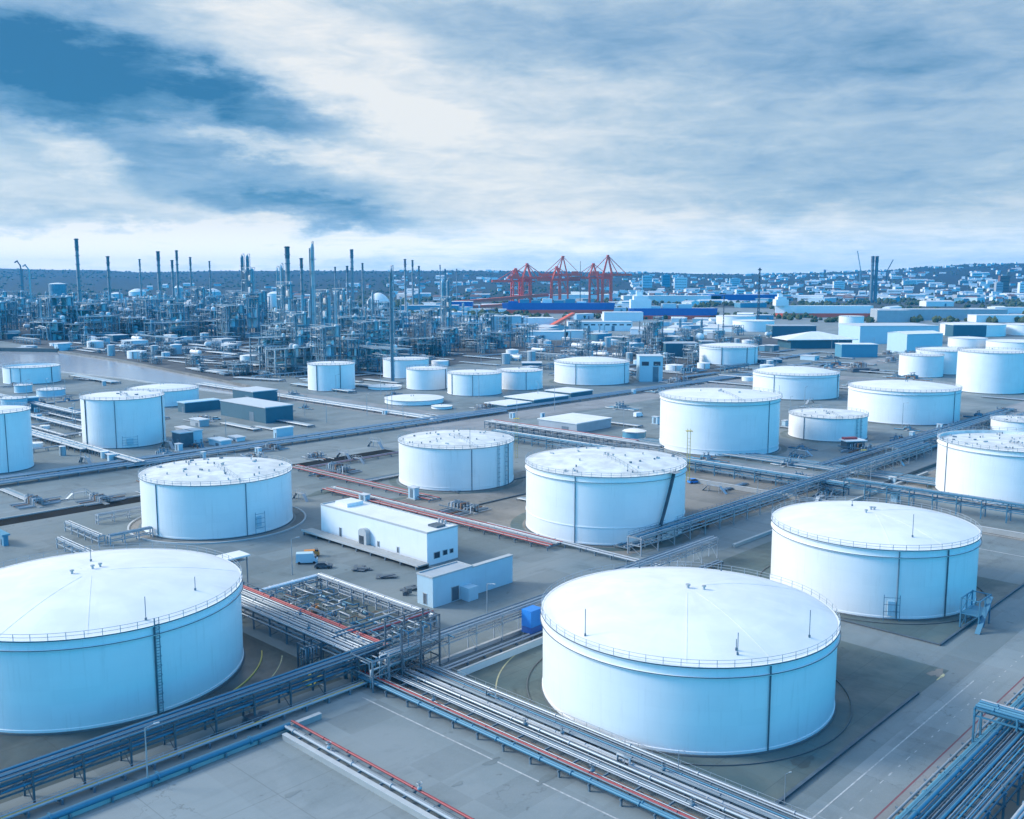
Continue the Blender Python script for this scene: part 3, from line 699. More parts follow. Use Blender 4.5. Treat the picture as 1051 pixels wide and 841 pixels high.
# ------------------------------------------------------------------ pipe racks
def rack(label, p0, d, L0, L1, w_, tiers, pipes, spacing=8., fmat='mid_steel', name='pipe_rack', cat='pipe rack', group=None, post=.28, walk=None, truss=False, rails=(), z0=0., off=0.):
    """local x runs along d from p0; pipes: (y, z, r, mat[, x0, x1])"""
    rz = math.atan2(d[1], d[0]); o = along(along(p0, d, L0), (-d[1], d[0]), off); L = L1 - L0
    t_ = thing(name, label, cat, (o[0], o[1], z0), rz, group)
    nf = max(2, min(90, int(round(L / spacing)) + 1)); sp = L / (nf - 1)
    fm = None
    for i in range(nf):
        x_ = i * sp
        if fm is None:
            m = MB()
            for s_ in (-.5, .5): m.beam((0, s_ * w_, 0), (0, s_ * w_, max(tiers)), post)
            for tz in tiers: m.beam((0, -w_ / 2 - .3, tz), (0, w_ / 2 + .3, tz), post * .8, post)
            if max(tiers) > 3:
                m.beam((0, -w_ / 2, .2), (0, w_ / 2, tiers[0]), .1)
            fm = m.build('frame', fmat, t_); fm.location = (0, 0, 0)
        else:
            c = fm.copy(); COL.objects.link(c); c.parent = t_; c.location = (x_, 0, 0)
    if max(tiers) > 2:
        for s_ in (-.5, .5):
            m = MB()
            for tz in tiers: m.beam((0, s_ * w_, tz + .02), (L, s_ * w_, tz + .02), .16, .26)
            if truss:
                for i in range(nf - 1):
                    m.beam((i * sp, s_ * w_, tiers[0]), ((i + 1) * sp, s_ * w_, tiers[-1]), .1)
            m.build('stringer', fmat, t_)
    if len(pipes) >= 6 and len(pipes) < 26 and label and L < 260:
        QR = random.Random(len(label) * 7 + int(L)); ex = []
        ysr = [q[0] for q in pipes]
        for q in pipes[:9]:
            ex.append((min(max(q[0] + QR.uniform(.3, .5), min(ysr)), max(ysr)), q[1] - q[2] * .4, QR.uniform(.06, .1), QR.choice(['mid_steel', 'pipe_silver', 'dark_steel', 'steel'])))
        pipes = [tuple([q[0], q[1], q[2] * .82] + list(q[3:])) for q in pipes] + ex
    for q in pipes:
        y_, z_, r_, mm = q[:4]; x0, x1 = (q[4], q[5]) if len(q) > 4 else (0, L)
        n = 8 if r_ > .12 else 6
        pts = [(x0, y_, z_)]
        if len(q) > 6:                                   # expansion loops
            for xl in q[6]:
                e, hh = 2.2, q[7] if len(q) > 7 else 1.6
                pts += [(xl, y_, z_), (xl, y_, z_ + hh), (xl + e, y_, z_ + hh), (xl + e, y_, z_)]
        pts.append((x1, y_, z_))
        m = MB().path(pts, r_, n)
        if r_ > .13 and label and L < 320:                # flanged joints
            xf = x0 + QF.uniform(2, 9)
            while xf < x1 - 1:
                if len(q) <= 6 or all(abs(xf - xl) > 3 and abs(xf - xl - 2.2) > 3 for xl in q[6]):
                    m.tube((xf, y_, z_), (xf + .22, y_, z_), r_ * 1.5, n)
                xf += QF.choice([6, 9, 12, 15])
        m.build('pipe', mm, t_)
    if walk:
        y_, z_, ww = walk; MB().box(L / 2, y_, z_, L, ww, .08).build('walkway', 'steel', t_)
    for (y_, z_, mm) in rails:
        m = MB(); th_ = .05
        k = int(L / 2.5)
        for i in range(k + 1): m.beam((L * i / k, y_, z_), (L * i / k, y_, z_ + 1.1), th_)
        for zz in (.55, 1.1): m.beam((0, y_, z_ + zz), (L, y_, z_ + zz), th_)
        m.build('guardrail', mm, t_)
    return t_
def valves(t_, lst, mname='mid_steel'):
    for (x_, y_, z_) in lst:
        m = MB(); m.lathe([(.3, -.2), (.38, 0), (.3, .25), (.1, .3), (.1, .7)], 10, x_, y_); m.v = [(a, b_, c + z_) for a, b_, c in m.v]
        m.path([(x_ + .4 * cos(2 * pi * i / 10), y_ + .4 * sin(2 * pi * i / 10), z_ + .75) for i in range(10)], .05, 5, True)
        m.build('valve', mname, t_)

A0 = at(643, 800)
S, P_, B_, K_, M_, RD = 'pipe_silver', 'pipe_pale', 'pipe_blue', 'dark_steel', 'mid_steel', 'red_paint'
RR = random.Random(3)
# A: wide ground track in front
pipesA = []
for i_ in range(30):
    y_ = -6.1 + i_ * .43; lay = i_ % 2
    if -3.1 < y_ < -1.9: continue
    mm = (P_, S, M_, S, K_, P_, M_, S, B_)[(i_ * 5) % 9]; r_ = (.10, .17, .12, .22, .09, .15, .13)[(i_ * 3) % 7]
    if i_ in (4, 5): mm, r_ = RD, (.19, .12)[i_ - 4]
    if i_ in (0, 1): mm, r_ = B_, .26
    pipesA.append((y_, 1.12 + r_ + .25 * (lay and i_ % 3 == 0), r_, mm, 0, 118, [R.uniform(8, 110)] if i_ in (13, 18, 24) else [], 1.))
pipesA += [(-2.6, .6, .14, K_), (-2.2, .5, .12, 'rust')]
tA = rack('long ground level track of red and silver pipes crossing the foreground beside the road', A0, V, -58, 60, 12.6, (1.0,), pipesA, 5.5, 'mid_steel', 'pipe_track', 'pipe track', rails=((6.6, 1.0, 'steel'),))
valves(tA, [(6, -5, 1.5), (21, -4.1, 1.9), (38, .1, 1.8), (44, 2.1, 1.7), (55, -4.1, 1.9), (62, 3.4, 1.8), (70, -1.3, 1.4), (77, -5.9, 1.3)])
pu = [(-4.8, 4.3, .26, P_), (-4.1, 4.2, .2, S), (-3.2, 4.2, .34, P_), (-2.3, 4.2, .2, S), (-1.5, 4.2, .28, S), (-.6, 4.2, .2, M_), (.3, 4.2, .32, P_), (1.2, 4.2, .16, S), (1.9, 4.2, .22, RD), (2.5, 4.2, .26, RD),
      (-4.4, 2.3, .24, S), (-3.2, 2.3, .34, P_), (-2.1, 2.3, .2, M_), (-1., 2.3, .3, P_), (.2, 2.3, .2, S), (1.4, 2.3, .26, S)]
tA2 = rack('two tier pipe rack with red pipes running behind the huge left tank', A0, V, -140, -56, 8.6, (2.1, 4.0), pu, 6., 'mid_steel')
valves(tA2, [(30, 1.9, 4.5), (44, 2.5, 4.5), (58, .3, 4.6), (66, -3.2, 4.6), (20, -1.5, 4.6)])
# B left: blue bridge in front of the huge tank
Bl = at(170, 770)
tB = rack('dark blue elevated pipe bridge passing in front of the huge left tank', Bl, U, -75, 42, 3.6, (2.7, 4.6), [(-1.5, 5.0, .22, B_), (-1.0, 4.95, .16, K_), (-.4, 5.05, .26, B_), (.3, 4.95, .18, M_), (1., 5.05, .26, B_), (1.6, 4.95, .16, K_),
           (-1.2, 3.1, .26, B_), (-.3, 3.0, .2, M_), (.6, 3.1, .26, B_), (1.4, 3., .18, K_)], 7., 'dark_steel', truss=True, rails=((-1.9, 4.7, 'mid_steel'),))
rack('low pale handrailed pipe run on the ground under the blue bridge', Bl, U, -75, 36, 1.2, (.7,), [(-.4, .95, .2, P_), (.1, .9, .14, 'yellow_paint'), (.5, .95, .18, S)], 4.5, 'mid_steel', 'pipe_track', 'pipe track', off=-3.8, rails=((.8, .2, 'pipe_pale'),))
# slab edge pipes
se = at(291, 752)
rack('big blue pipe along the back edge of the lower left concrete slab', se, U, -80, 1, 1.4, (.5,), [(-.2, 1.0, .48, B_), (.55, .8, .2, K_)], 6., 'mid_steel', 'pipe_track', 'pipe track')
tL = rack('red and blue pipes along the road edge of the lower left concrete slab', se, V, 0, 70, 1.9, (.9,), [(-.55, 1.15, .24, P_), (-.05, 1.1, .14, M_), (.35, 1.0, .16, K_), (1.0, 1.4, .17, RD), (1.3, 1.3, .1, RD)], 5., 'mid_steel', 'pipe_track', 'pipe track', off=.6)
valves(tL, [(12, -.5, 1.7), (31, 1., 1.8), (48, -.5, 1.7)], 'steel')
# B right
Br = at(463, 675)
tBr = rack('slender pipe bridge on white posts left of the front tank', Br, U, -16, 92, 2.4, (3.6, 5.2), [(-1., 5.5, .2, P_), (-.5, 5.45, .14, M_), (0, 5.55, .22, P_), (.6, 5.45, .14, S), (1.1, 5.5, .18, M_), (-.6, 3.9, .14, S), (.4, 3.9, .14, P_)], 7.4, 'pipe_pale', post=.2)
rack('low pipe run on the ground under the slender white posted bridge', Br, U, -14, 88, 1.6, (.6,), [(-.6, .85, .22, S), (0, .8, .14, K_), (.5, .85, .22, P_)], 4.5, 'mid_steel', 'pipe_track', 'pipe track', off=-4.5)
# C : behind the right domed tank
c0 = at(700, 553)
print('ang rackC', math.degrees(ang(c0, at(930, 468))), 'D', math.degrees(ang(at(530, 440), at(1060, 552))), math.degrees(GA))
tC = rack('blue grey elevated pipe bridge running back from the front tank to the right hand tanks', c0, U, -22, 175, 4.2, (2.6, 4.6), [(-1.8, 5., .22, P_), (-.7, 5., .26, B_), (.5, 4.9, .18, P_), (1.6, 5., .22, S), (-1.2, 3, .2, P_), (.9, 3., .22, S)], 7.5, 'steel', rails=((2.1, 4.7, 'pipe_blue'),))
rack('ground level pipes under the blue grey bridge behind the right domed tank', c0, U, -20, 170, 5., (.6,), [(-2.2, .9, .25, S), (-1.5, .85, .18, B_), (-.7, .9, .28, P_), (.2, .85, .2, M_), (1., .9, .25, B_), (1.9, .85, .2, S)], 5., 'mid_steel', 'pipe_track', 'pipe track', off=5.5)
# D : crossing bridge to the right edge
d0 = at(905, 515)
tD = rack('blue elevated pipe bridge in front of the right edge tank', d0, V, -12, 95, 4., (3.4, 5.4), [(-1.6, 5.8, .26, B_), (-.9, 5.7, .2, M_), (-.2, 5.8, .3, B_), (.6, 5.7, .2, B_), (1.3, 5.8, .26, P_), (-1.3, 3.8, .24, B_), (-.3, 3.8, .24, M_), (.8, 3.8, .28, B_)], 7., 'pipe_blue', truss=True, rails=((-2., 5.5, 'pipe_blue'),))
rack('blue elevated pipe bridge from the centre yard to the right, passing behind the gravel yard', d0, V, -175, -12, 4., (2.2, 3.8), [(-1.6, 4.2, .26, B_), (-.9, 4.1, .2, S), (-.2, 4.2, .3, B_), (.6, 4.1, .2, B_), (1.3, 4.2, .26, S), (-1., 2.6, .24, M_), (.8, 2.6, .28, B_)], 8., 'pipe_blue', rails=((2., 3.9, 'pipe_blue'),))
rack('broad ground track of blue grey pipes beyond the tall projecting rim tank', at(800, 478), V, -70, 70, 13, (.7,), [(-6 + i * 1.15, 1. + .1 * (i % 3), (.16, .24, .2, .3)[i % 4], (B_, S, M_, B_, P_)[i % 5]) for i in range(11)], 7., 'mid_steel', 'pipe_track', 'pipe track', off=6)
for k_, (off_, lb) in enumerate(((-9, 'left bundle of the pipe tracks leading back towards the far right tanks'), (4, 'right bundle of the pipe tracks leading back towards the far right tanks'))):
    rack(lb, at(885, 482), U, -8, 210, 7, (1.,), [(-3.2 + i * .95, 1.3 + .12 * (i % 2), (.16, .26, .2)[i % 3], (B_, S, P_, M_)[(i + k_) % 4]) for i in range(7)], 6., 'mid_steel', 'pipe_track', 'pipe track', off=off_ + 8)
rack('two tier pipe rack in the dark trench beside the retaining wall', at(890, 480), U, 20, 150, 4.5, (3., 5.), [(-1.8, 5.3, .25, S), (-1., 5.3, .18, B_), (-.2, 5.3, .28, P_), (.8, 5.3, .2, M_), (1.6, 5.3, .25, S), (-1.2, 3.3, .25, B_), (.4, 3.3, .25, M_)], 7., 'mid_steel', off=-1.)
# E : left pipelines
e0 = at(130, 480)
rack('long pale blue pipe track behind the left tanks beside the access road', e0, U, -110, 205, 5.5, (.9,), [(-2.4, 1.3, .3, P_), (-1.7, 1.25, .22, B_), (-1., 1.3, .28, P_), (-.2, 1.2, .2, M_), (.5, 1.3, .3, B_), (1.3, 1.25, .24, P_), (2.2, 1.3, .28, S)], 7., 'mid_steel', 'pipe_track', 'pipe track')
rack('second pale pipe track just behind the long one on the left', e0, U, -110, 190, 4, (.9,), [(-1.6, 1.3, .26, P_), (-.8, 1.25, .22, P_), (0, 1.3, .28, S), (.8, 1.2, .2, B_), (1.6, 1.3, .26, P_)], 7., 'mid_steel', 'pipe_track', 'pipe track', off=8)
for i, (px, py, L_, lb) in enumerate(((85, 462, 150, 'pale insulated pipelines running diagonally past the tall pale blue tank'), (52, 455, 120, 'pale insulated pipelines left of the ones by the tall pale blue tank'), (70, 440, 110, 'pipe rows left of the tall pale blue tank, nearer to the canal'), (50, 425, 130, 'narrow pipe rows in front of the canal cabins'), (112, 470, 90, 'pale pipe bundle nearest to the cluttered roofed left tank'))):
    rack(lb, at(px, py), V, -L_ * .6, L_ * .3, 4.2, (1.6,) if i != 3 else (2.2, 4.), [(-1.8 + .72 * j, 2. if i != 3 else 4.3, (.2, .3, .24, .34)[j % 4], (P_, S, P_, B_)[j % 4]) for j in range(6)], 6., 'mid_steel', 'pipe_track', 'pipe track')
for i in range(9):
    px, py = 38 + 11 * (i % 4) + R.uniform(-4, 4), 412 + i * 6.5
    rack('short pale pipe run between the two pale blue tanks, %s counted from the back' % ('first', 'second', 'third', 'fourth', 'fifth', 'sixth', 'seventh', 'eighth', 'ninth')[i], at(px, py), V if i % 2 else U, -R.uniform(12, 26), R.uniform(10, 24), 2.4, (1.1,), [(-.9, 1.4, .2, P_), (-.2, 1.4, .26, S), (.6, 1.4, .2, (P_, B_, M_)[i % 3])], 6., 'mid_steel', 'pipe_track', 'pipe track', group='short pipe runs between the pale blue tanks')
# F, G : round the block of adjoining tanks
f0 = at(449, 432)
rack('pale ground track of pipes in front of the adjoining tanks, running left from the corner', f0, V, -235, 0, 9, (.8,), [(-4 + i * 1., 1.1, (.2, .3, .24)[i % 3], (P_, S, P_, B_, M_)[i % 5]) for i in range(9)], 9., 'mid_steel', 'pipe_track', 'pipe track')
rack('pale ground track of pipes running back right from the corner of the tank block', f0, U, 0, 330, 8, (.9,), [(-3.6 + i * 1.05, 1.3, (.22, .3, .24)[i % 3], (P_, B_, S, P_, M_)[i % 5]) for i in range(8)], 9., 'mid_steel', 'pipe_track', 'pipe track')
rack('thin pipe rack beside the pinkish road behind the centre tanks', at(600, 455), V, -60, 40, 3, (2., 3.4), [(-1.2, 3.7, .2, P_), (-.4, 3.7, .16, S), (.4, 3.7, .2, M_), (1.1, 3.7, .16, P_)], 7., 'mid_steel')
rack('pipe rack left of the small white yard roof', at(545, 445), V, -25, 60, 3, (2., 3.4), [(-1.2, 3.7, .2, P_), (-.4, 3.7, .16, S), (.4, 2.3, .2, M_), (1.1, 3.7, .16, 'red_paint')], 7., 'mid_steel')
# H : red pipes behind the white building
h0 = at(500, 545)
tH = rack('ground track with bright red pipes behind the flat white building', h0, V, -75, 26, 7., (.9,), [(-3., 1.3, .2, RD), (-2.4, 1.25, .14, P_), (-1.4, 1.3, .26, RD), (-.4, 1.25, .18, M_), (.6, 1.3, .24, P_), (1.6, 1.25, .18, S), (2.6, 1.3, .14, RD)], 6., 'mid_steel', 'pipe_track', 'pipe track')
rack('low curb pipes between the white building and the tall centre tank', at(580, 561), V, -30, 32, 2.6, (.8,), [(-1., 1.1, .25, P_), (-.2, 1.05, .16, K_), (.6, 1.1, .22, P_)], 5., 'mid_steel', 'pipe_track', 'pipe track')
rack('reddish pipe track in the yard left of the small centre tank', at(350, 492), V, -30, 50, 5, (.6,), [(-2, .9, .16, RD), (-1., .9, .14, P_), (0, .9, .14, 'rust'), (1., .9, .16, P_), (2, .9, .16, RD)], 7., 'mid_steel', 'pipe_track', 'pipe track')
rack('reddish pipe track leading back to the road left of the small centre tank', at(330, 480), U, -8, 66, 4, (.6,), [(-1.4, .9, .16, 'rust'), (-.5, .9, .14, P_), (.5, .9, .14, RD), (1.4, .9, .16, P_)], 7., 'mid_steel', 'pipe_track', 'pipe track')
# J : bottom right blue racks
j0 = at(993, 841)
QJ = random.Random(31); CP = 'cyan_paint'
def jp(n_, wd, z_): return [(-wd / 2 + wd * (i + .5) / n_, z_ + QJ.choice([0, .1, .3]), QJ.choice([.1, .14, .18, .26, .34]), QJ.choice([B_, M_, CP, B_, S, K_, B_, P_])) for i in range(n_)]
rack('wide elevated rack of big blue pipes in the bottom right corner', j0, U, -30, 130, 7.5, (2.6, 4.4), jp(15, 7.2, 4.8) + jp(9, 7., 2.95), 6.5, 'pipe_blue')
rack('second blue pipe rack beside the bottom right one, at the picture edge', j0, U, -30, 130, 6.5, (2.2, 4.0), jp(13, 6.2, 4.35) + jp(8, 6., 2.55), 6.5, 'pipe_blue', off=-9.5)
rack('low blue pipe run along the verge of the right foreground road', j0, U, -30, 130, 2.4, (.8,), [(-.9, 1.1, .22, B_), (-.2, 1.1, .3, 'cyan_paint'), (.7, 1.1, .2, S)], 5., 'mid_steel', 'pipe_track', 'pipe track', off=6.2)
rack('short blue crossover rack spanning the bottom right pipe racks', at(1030, 775), V, -4, 26, 3.4, (5.6, 6.8), [(-1.3, 7.1, .28, B_), (-.4, 7.1, .2, 'cyan_paint'), (.5, 7.1, .28, B_), (1.3, 7.1, .2, S), (0, 5.9, .25, M_)], 6., 'pipe_blue')

# ------------------------------------------------------------------ lattice tower and pump yard at the crossing
def lattice(label, loc, rz, sx, sy, h_, nz, mname='dark_steel', extra=True, name='steel_frame', cat='steel frame', group=None):
    t_ = thing(name, label, cat, loc, rz, group)
    for ix in (-.5, 0, .5) if sx > 5 else (-.5, .5):
        for iy in (-.5, .5): MB().zbox(ix * sx, iy * sy, 0, .26, .26, h_).build('post', mname, t_)
    for k in range(1, nz + 1):
        z_ = h_ * k / nz - .15; m = MB()
        for iy in (-.5, .5): m.beam((-sx / 2, iy * sy, z_), (sx / 2, iy * sy, z_), .18)
        for ix in (-.5, .5): m.beam((ix * sx, -sy / 2, z_), (ix * sx, sy / 2, z_), .18)
        m.build('floor_beam', mname, t_)
    m = MB()
    for k in range(nz):
        z0_, z1_ = h_ * k / nz, h_ * (k + 1) / nz
        for iy in (-.5, .5): m.beam((-sx / 2, iy * sy, z0_), (sx / 2, iy * sy, z1_), .09)
        for ix in (-.5, .5): m.beam((ix * sx, -sy / 2, z1_), (ix * sx, sy / 2, z0_), .09)
    m.build('bracing', mname, t_)
    if extra:
        for i in range(5):
            x_ = sx * (-.4 + .2 * i); MB().path([(x_, -sy * .2, 0), (x_, -sy * .2, h_ * .8), (x_, sy * .3, h_ * .8), (x_, sy * .3, 0)], .12, 6).build('pipe', ('pipe_silver', 'pipe_blue', 'pipe_pale')[i % 3], t_)
    return t_
lt = at(424, 690); lattice('dark lattice steel frame tower full of pipes at the pipe crossing', (lt[0], lt[1]), GA, 9., 4.6, 10.5, 4)
lt = at(388, 700); lattice('lower dark steel frame under the pipe crossing', (lt[0], lt[1]), GA, 7., 6., 5.6, 2, 'mid_steel')
lt = at(318, 686); lattice('small dark steel frame below the red pipes beside the huge left tank', (lt[0], lt[1]), GA, 3., 3., 5., 2, 'dark_steel')
# pump yard: bounded pit between the tank and the white building
pw, pn, pe_, ps = at(262, 612), at(318, 596), at(432, 650), at(392, 668)
yc = at(352, 632)
road('pump_yard', [along(along(yc, V, -19), U, -7), along(along(yc, V, 19), U, -7), along(along(yc, V, 19), U, 8), along(along(yc, V, -19), U, 8)], 'bund_concrete', .016)
rack('long pipe rack with light posts bounding the pump yard on the far side', along(yc, U, 8), V, -20, 20, 1.6, (1.6, 2.8), [(-.5, 3.1, .16, P_), (0, 3.1, .22, S), (.6, 3.1, .16, P_), (-.3, 1.9, .16, M_)], 4.4, 'pipe_pale')
rack('white topped pipe rack at the far left end of the pump yard', along(yc, V, -20), U, -8, 8, 1.4, (1.6, 2.6), [(-.4, 2.9, .2, 'white_wall'), (.3, 2.9, .2, 'white_wall')], 4., 'pipe_pale')
rack('reddish pipe rack closing the near right end of the pump yard', along(yc, V, 18), U, -8, 9, 2.2, (1.8, 3.), [(-.8, 3.3, .18, 'red_paint'), (-.2, 3.3, .16, P_), (.5, 3.3, .2, 'rust'), (1., 3.3, .14, S)], 4., 'mid_steel')
def pumpset(loc, rz, mm, label, group=None):
    t_ = thing('pump', label, 'pump', loc, rz, group)
    MB().zbox(0, 0, 0, 2.6, 1.2, .3).build('base_plate', 'concrete', t_)
    m = MB(); m.path([(-1., 0, .8), (.1, 0, .8)], .38, 12); m.build('motor', mm, t_)
    m = MB(); m.path([(.35, 0, .75), (.8, 0, .75)], .5, 12); m.path([(.6, 0, 1.), (.6, 0, 2.)], .16, 8); m.build('casing', 'mid_steel', t_); return t_
GP = 'pumps in the pump yard'
pump_ = Proto(pumpset((0, 0, 0), 0, 'pipe_blue', 'blue motor pump on a concrete plinth in the pump yard', GP))
for i in range(9):
    q = along(along(yc, V, -15 + i * 3.7), U, -2.5 + (i % 2) * 5.5); o_ = pump_.place((q[0], q[1], .02), GA + (0, pi / 2)[i % 2], group=GP); o_['label'] = 'blue motor pump in the pump yard, %s from the far left end' % ('first', 'second', 'third', 'fourth', 'fifth', 'sixth', 'seventh', 'eighth', 'ninth')[i]
for i in range(13):
    q = along(along(yc, V, -17 + i * 2.8), U, R.uniform(-5, 4)); hh = R.uniform(.8, 2.6); e = R.uniform(3, 7)
    m = MB(); m.path([(0, 0, 0), (0, 0, hh), (e, 0, hh), (e, 0, .3), (e, R.uniform(-4, 4), .3)], R.uniform(.1, .2), 8)
    o = m.build('bent_pipe', R.choice(['pipe_silver', 'pipe_pale', 'pipe_blue', 'mid_steel']), None, (q[0], q[1], .02), GA + R.choice([0, pi / 2, pi]))
    tag(o, 'bent pipe loop among the pumps, %s from the far left end of the pump yard' % ('first', 'second', 'third', 'fourth', 'fifth', 'sixth', 'seventh', 'eighth', 'ninth', 'tenth', 'eleventh', 'twelfth', 'thirteenth')[i], 'pipe', 'bent pipes in the pump yard')
q = along(along(yc, V, 14), U, 0); pumpset((q[0], q[1], .02), GA, 'red_paint', 'bright red pump at the near end of the pump yard').scale = (1.3, 1.5, 1.5)
q = along(along(yc, V, -6), U, -3); t_ = thing('valve_station', 'small orange and rust valve station in the middle of the pump yard', 'valve station', (q[0], q[1], .02), GA)
MB().zbox(0, 0, 0, 2.2, 1.4, .7).build('plinth', 'rust', t_); valves(t_, [(-.6, 0, .9), (.6, 0, .9)], 'orange_paint')
pt_ = thing('pipework', 'dense low pipework filling the pump yard between its two long racks', 'pipework', (yc[0], yc[1], 0), math.atan2(V[1], V[0]))
for i in range(40):
    x0_, y0_, zz = R.uniform(-18, 16), R.uniform(-5.5, 6.5), R.uniform(.5, 2.6); e, f_ = R.choice([-1, 1]) * R.uniform(2, 7), R.choice([-1, 1]) * R.uniform(1.5, 4)
    f_ = max(-6 - y0_, min(7 - y0_, f_))
    MB().path([(x0_, y0_, .1), (x0_, y0_, zz), (x0_ + e, y0_, zz), (x0_ + e, y0_ + f_, zz)] + ([(x0_ + e, y0_ + f_, .1)] if i % 2 else []), R.uniform(.07, .17), 7).build('pipe', R.choice([P_, S, M_, B_, S, 'rust']), pt_)
# tangle where the racks cross: short bridging pipes
xn = at(392, 682)
xt = thing('pipe_manifold', 'knot of pale and blue pipes where the front pipe racks cross', 'pipe manifold', (xn[0], xn[1], 0), GA)
for i in range(26):
    y0_, zz = R.uniform(-9, 9), R.uniform(2.2, 5.8); x0_, x1_ = R.uniform(-9, -2), R.uniform(2, 10)
    pts = [(x0_, y0_, zz), (x1_, y0_, zz), (x1_, y0_ + R.uniform(-5, 5), zz)]
    if i % 3 == 0: pts = [(x0_, y0_, .2), (x0_, y0_, zz), (x1_, y0_, zz)]
    MB().path(pts, R.uniform(.1, .24), 8).build('pipe', R.choice([P_, S, B_, M_, B_]), xt)
valves(xt, [(R.uniform(-7, 7), R.uniform(-8, 8), R.uniform(2.6, 5.6)) for i in range(9)], 'steel')

# ------------------------------------------------------------------ flat white building and its annex
def openings(t_, lst, frame='dark_steel'):
    """(x, y, z, w, h, normal angle, kind)"""
    for x_, y_, z_, w__, h__, na, kind in lst:
        c_, s_ = cos(na), sin(na)
        g = MB().box(x_ + c_ * .02, y_ + s_ * .02, z_, .12, w__, h__, na).build(kind, 'glass' if kind == 'window' else frame, t_)
        f = MB(); tx, ty = -s_, c_
        for s2 in (-.5, .5): f.box(x_ + tx * w__ * s2 + c_ * .06, y_ + ty * w__ * s2 + s_ * .06, z_, .14, .12, h__ + .1, na)
        f.box(x_ + c_ * .06, y_ + s_ * .06, z_ + h__ / 2, .14, w__ + .24, .12, na)
        f.build('frame', 'kerb_concrete', g)
B1 = at(330, 548); L1 = dist(B1, at(443, 580)); W1 = 10.5; H1 = 8.2
bt = thing('white_building', 'long flat roofed white building in the middle with a small arched porch', 'building', (B1[0], B1[1]), ang((0, 0), V))
print('B1 len', L1)
m = MB(); m.zbox(L1 / 2, W1 / 2, 0, L1, W1, H1); m.build('wall', 'white_wall', bt)
pr = MB()
for (cx_, cy_, sx_, sy_) in ((L1 / 2, .12, L1 + .3, .3), (L1 / 2, W1 - .12, L1 + .3, .3), (.0, W1 / 2, .3, W1 - .5), (L1, W1 / 2, .3, W1 - .5)): pr.zbox(cx_, cy_, H1 + .01, sx_, sy_, .45)
pr.build('parapet', 'kerb_concrete', bt)
rf = MB(); rf.zbox(L1 / 2, W1 / 2, H1 + .005, L1 - .4, W1 - .5, .18); ro = rf.build('roof', 'roof_white', bt)
MB().zbox(5.5, W1 * .55, H1 + .2, 5.5, 5.5, 1.).build('roof_hatch', 'roof_white', ro)
MB().zbox(L1 - 3.6, W1 * .62, H1 + .2, 3.4, 3., .5).build('skylight', 'dark_steel', ro)
for i in range(3): MB().lathe([(.25, H1), (.25, H1 + 1.1), (.4, H1 + 1.1), (.01, H1 + 1.4)], 10, L1 - 6 + i * 1.2, W1 * .9).build('roof_vent', 'steel', ro)
openings(bt, [(L1, 3.2, 2.2, 2., 1.6, 0, 'window'), (L1, 6.0, 2.3, 1.5, 1.3, 0, 'window'), (L1, 8.2, 2.3, 1.2, 1.1, 0, 'window'), (9., 0, 2.2, .9, 2.4, -pi / 2, 'door'), (25.5, 0, 2., .7, 1.4, -pi / 2, 'door'), (33.5, 0, 2., .7, 1.4, -pi / 2, 'door')])
pch = MB(); pts = [(-1.7, 0), (1.7, 0), (1.7, 3.2)] + [(1.7 * cos(pi * i / 8), 3.2 + 1.1 * sin(pi * i / 8)) for i in range(1, 8)] + [(-1.7, 3.2)]
n_ = len(pts); vs = [(20.5 + a, -.01, 1.2 + b_) for a, b_ in pts] + [(20.5 + a, -1.5, 1.2 + b_) for a, b_ in pts]
pch.add(vs, [tuple(reversed(range(n_))), tuple(range(n_, 2 * n_))] + [(i, (i + 1) % n_, n_ + (i + 1) % n_, n_ + i) for i in range(n_)]); pc = pch.build('porch', 'kerb_concrete', bt)
MB().box(20.2, -1.52, 2.4, 1.9, .12, 2.2).build('door', 'glass', pc)
# loading platform
pl = thing('loading_platform', 'raised grey walkway platform along the front of the flat white building', 'platform', (B1[0], B1[1]), ang((0, 0), V))
MB().zbox(L1 * .5 - 1., -2.6, .95, L1 + 5, 3.6, .3).build('deck', 'concrete', pl)
m = MB(); m.zbox(L1 * .5 - 1., -.9, 0, L1 + 5, .3, .94); m.build('back_wall', 'dark_concrete', pl)
for i in range(9): MB().zbox(-2.5 + i * (L1 + 3) / 8, -4.1, 0, .35, .35, .94).build('post', 'mid_steel', pl)
MB().beam((-3.5, -4.35, 1.3), (L1 + 1.4, -4.35, 1.3), .12, .5).build('edge_beam', 'kerb_concrete', pl)
# annex
AN = at(444.5, 624.5)
an = thing('annex_building', 'pale blue narrow annex with one door projecting towards the pipe bridge', 'building', (AN[0], AN[1]), GA)
MB().zbox(6, 2.6, 0, 12, 5.2, 6.6).build('wall', 'pale_blue_wall', an)
MB().zbox(18.6, .6, 0, 13.2, 1.2, 6.4).build('side_wall', 'pale_blue_wall', an)
MB().zbox(18.6, .6, 6.41, 13.4, 1.4, .3).build('coping', 'kerb_concrete', an)
pr = MB()
for (cx_, cy_, sx_, sy_) in ((6, .1, 12.3, .3), (6, 5.1, 12.3, .3), (.0, 2.6, .3, 4.8), (12., 2.6, .3, 4.8)): pr.zbox(cx_, cy_, 6.61, sx_, sy_, .4)
pr.build('parapet', 'kerb_concrete', an); MB().zbox(6, 2.6, 6.6, 11.6, 4.8, .15).build('roof', 'grey_wall', an)
openings(an, [(6.6, 0, 1.8, 2.2, 3.2, -pi / 2, 'door'), (0, 2.6, 1.6, 1., 2.4, pi, 'door')])
MB().zbox(9.8, -1.3, 0, 3., 2.5, 3.).build('porch', 'pale_blue_wall', an)
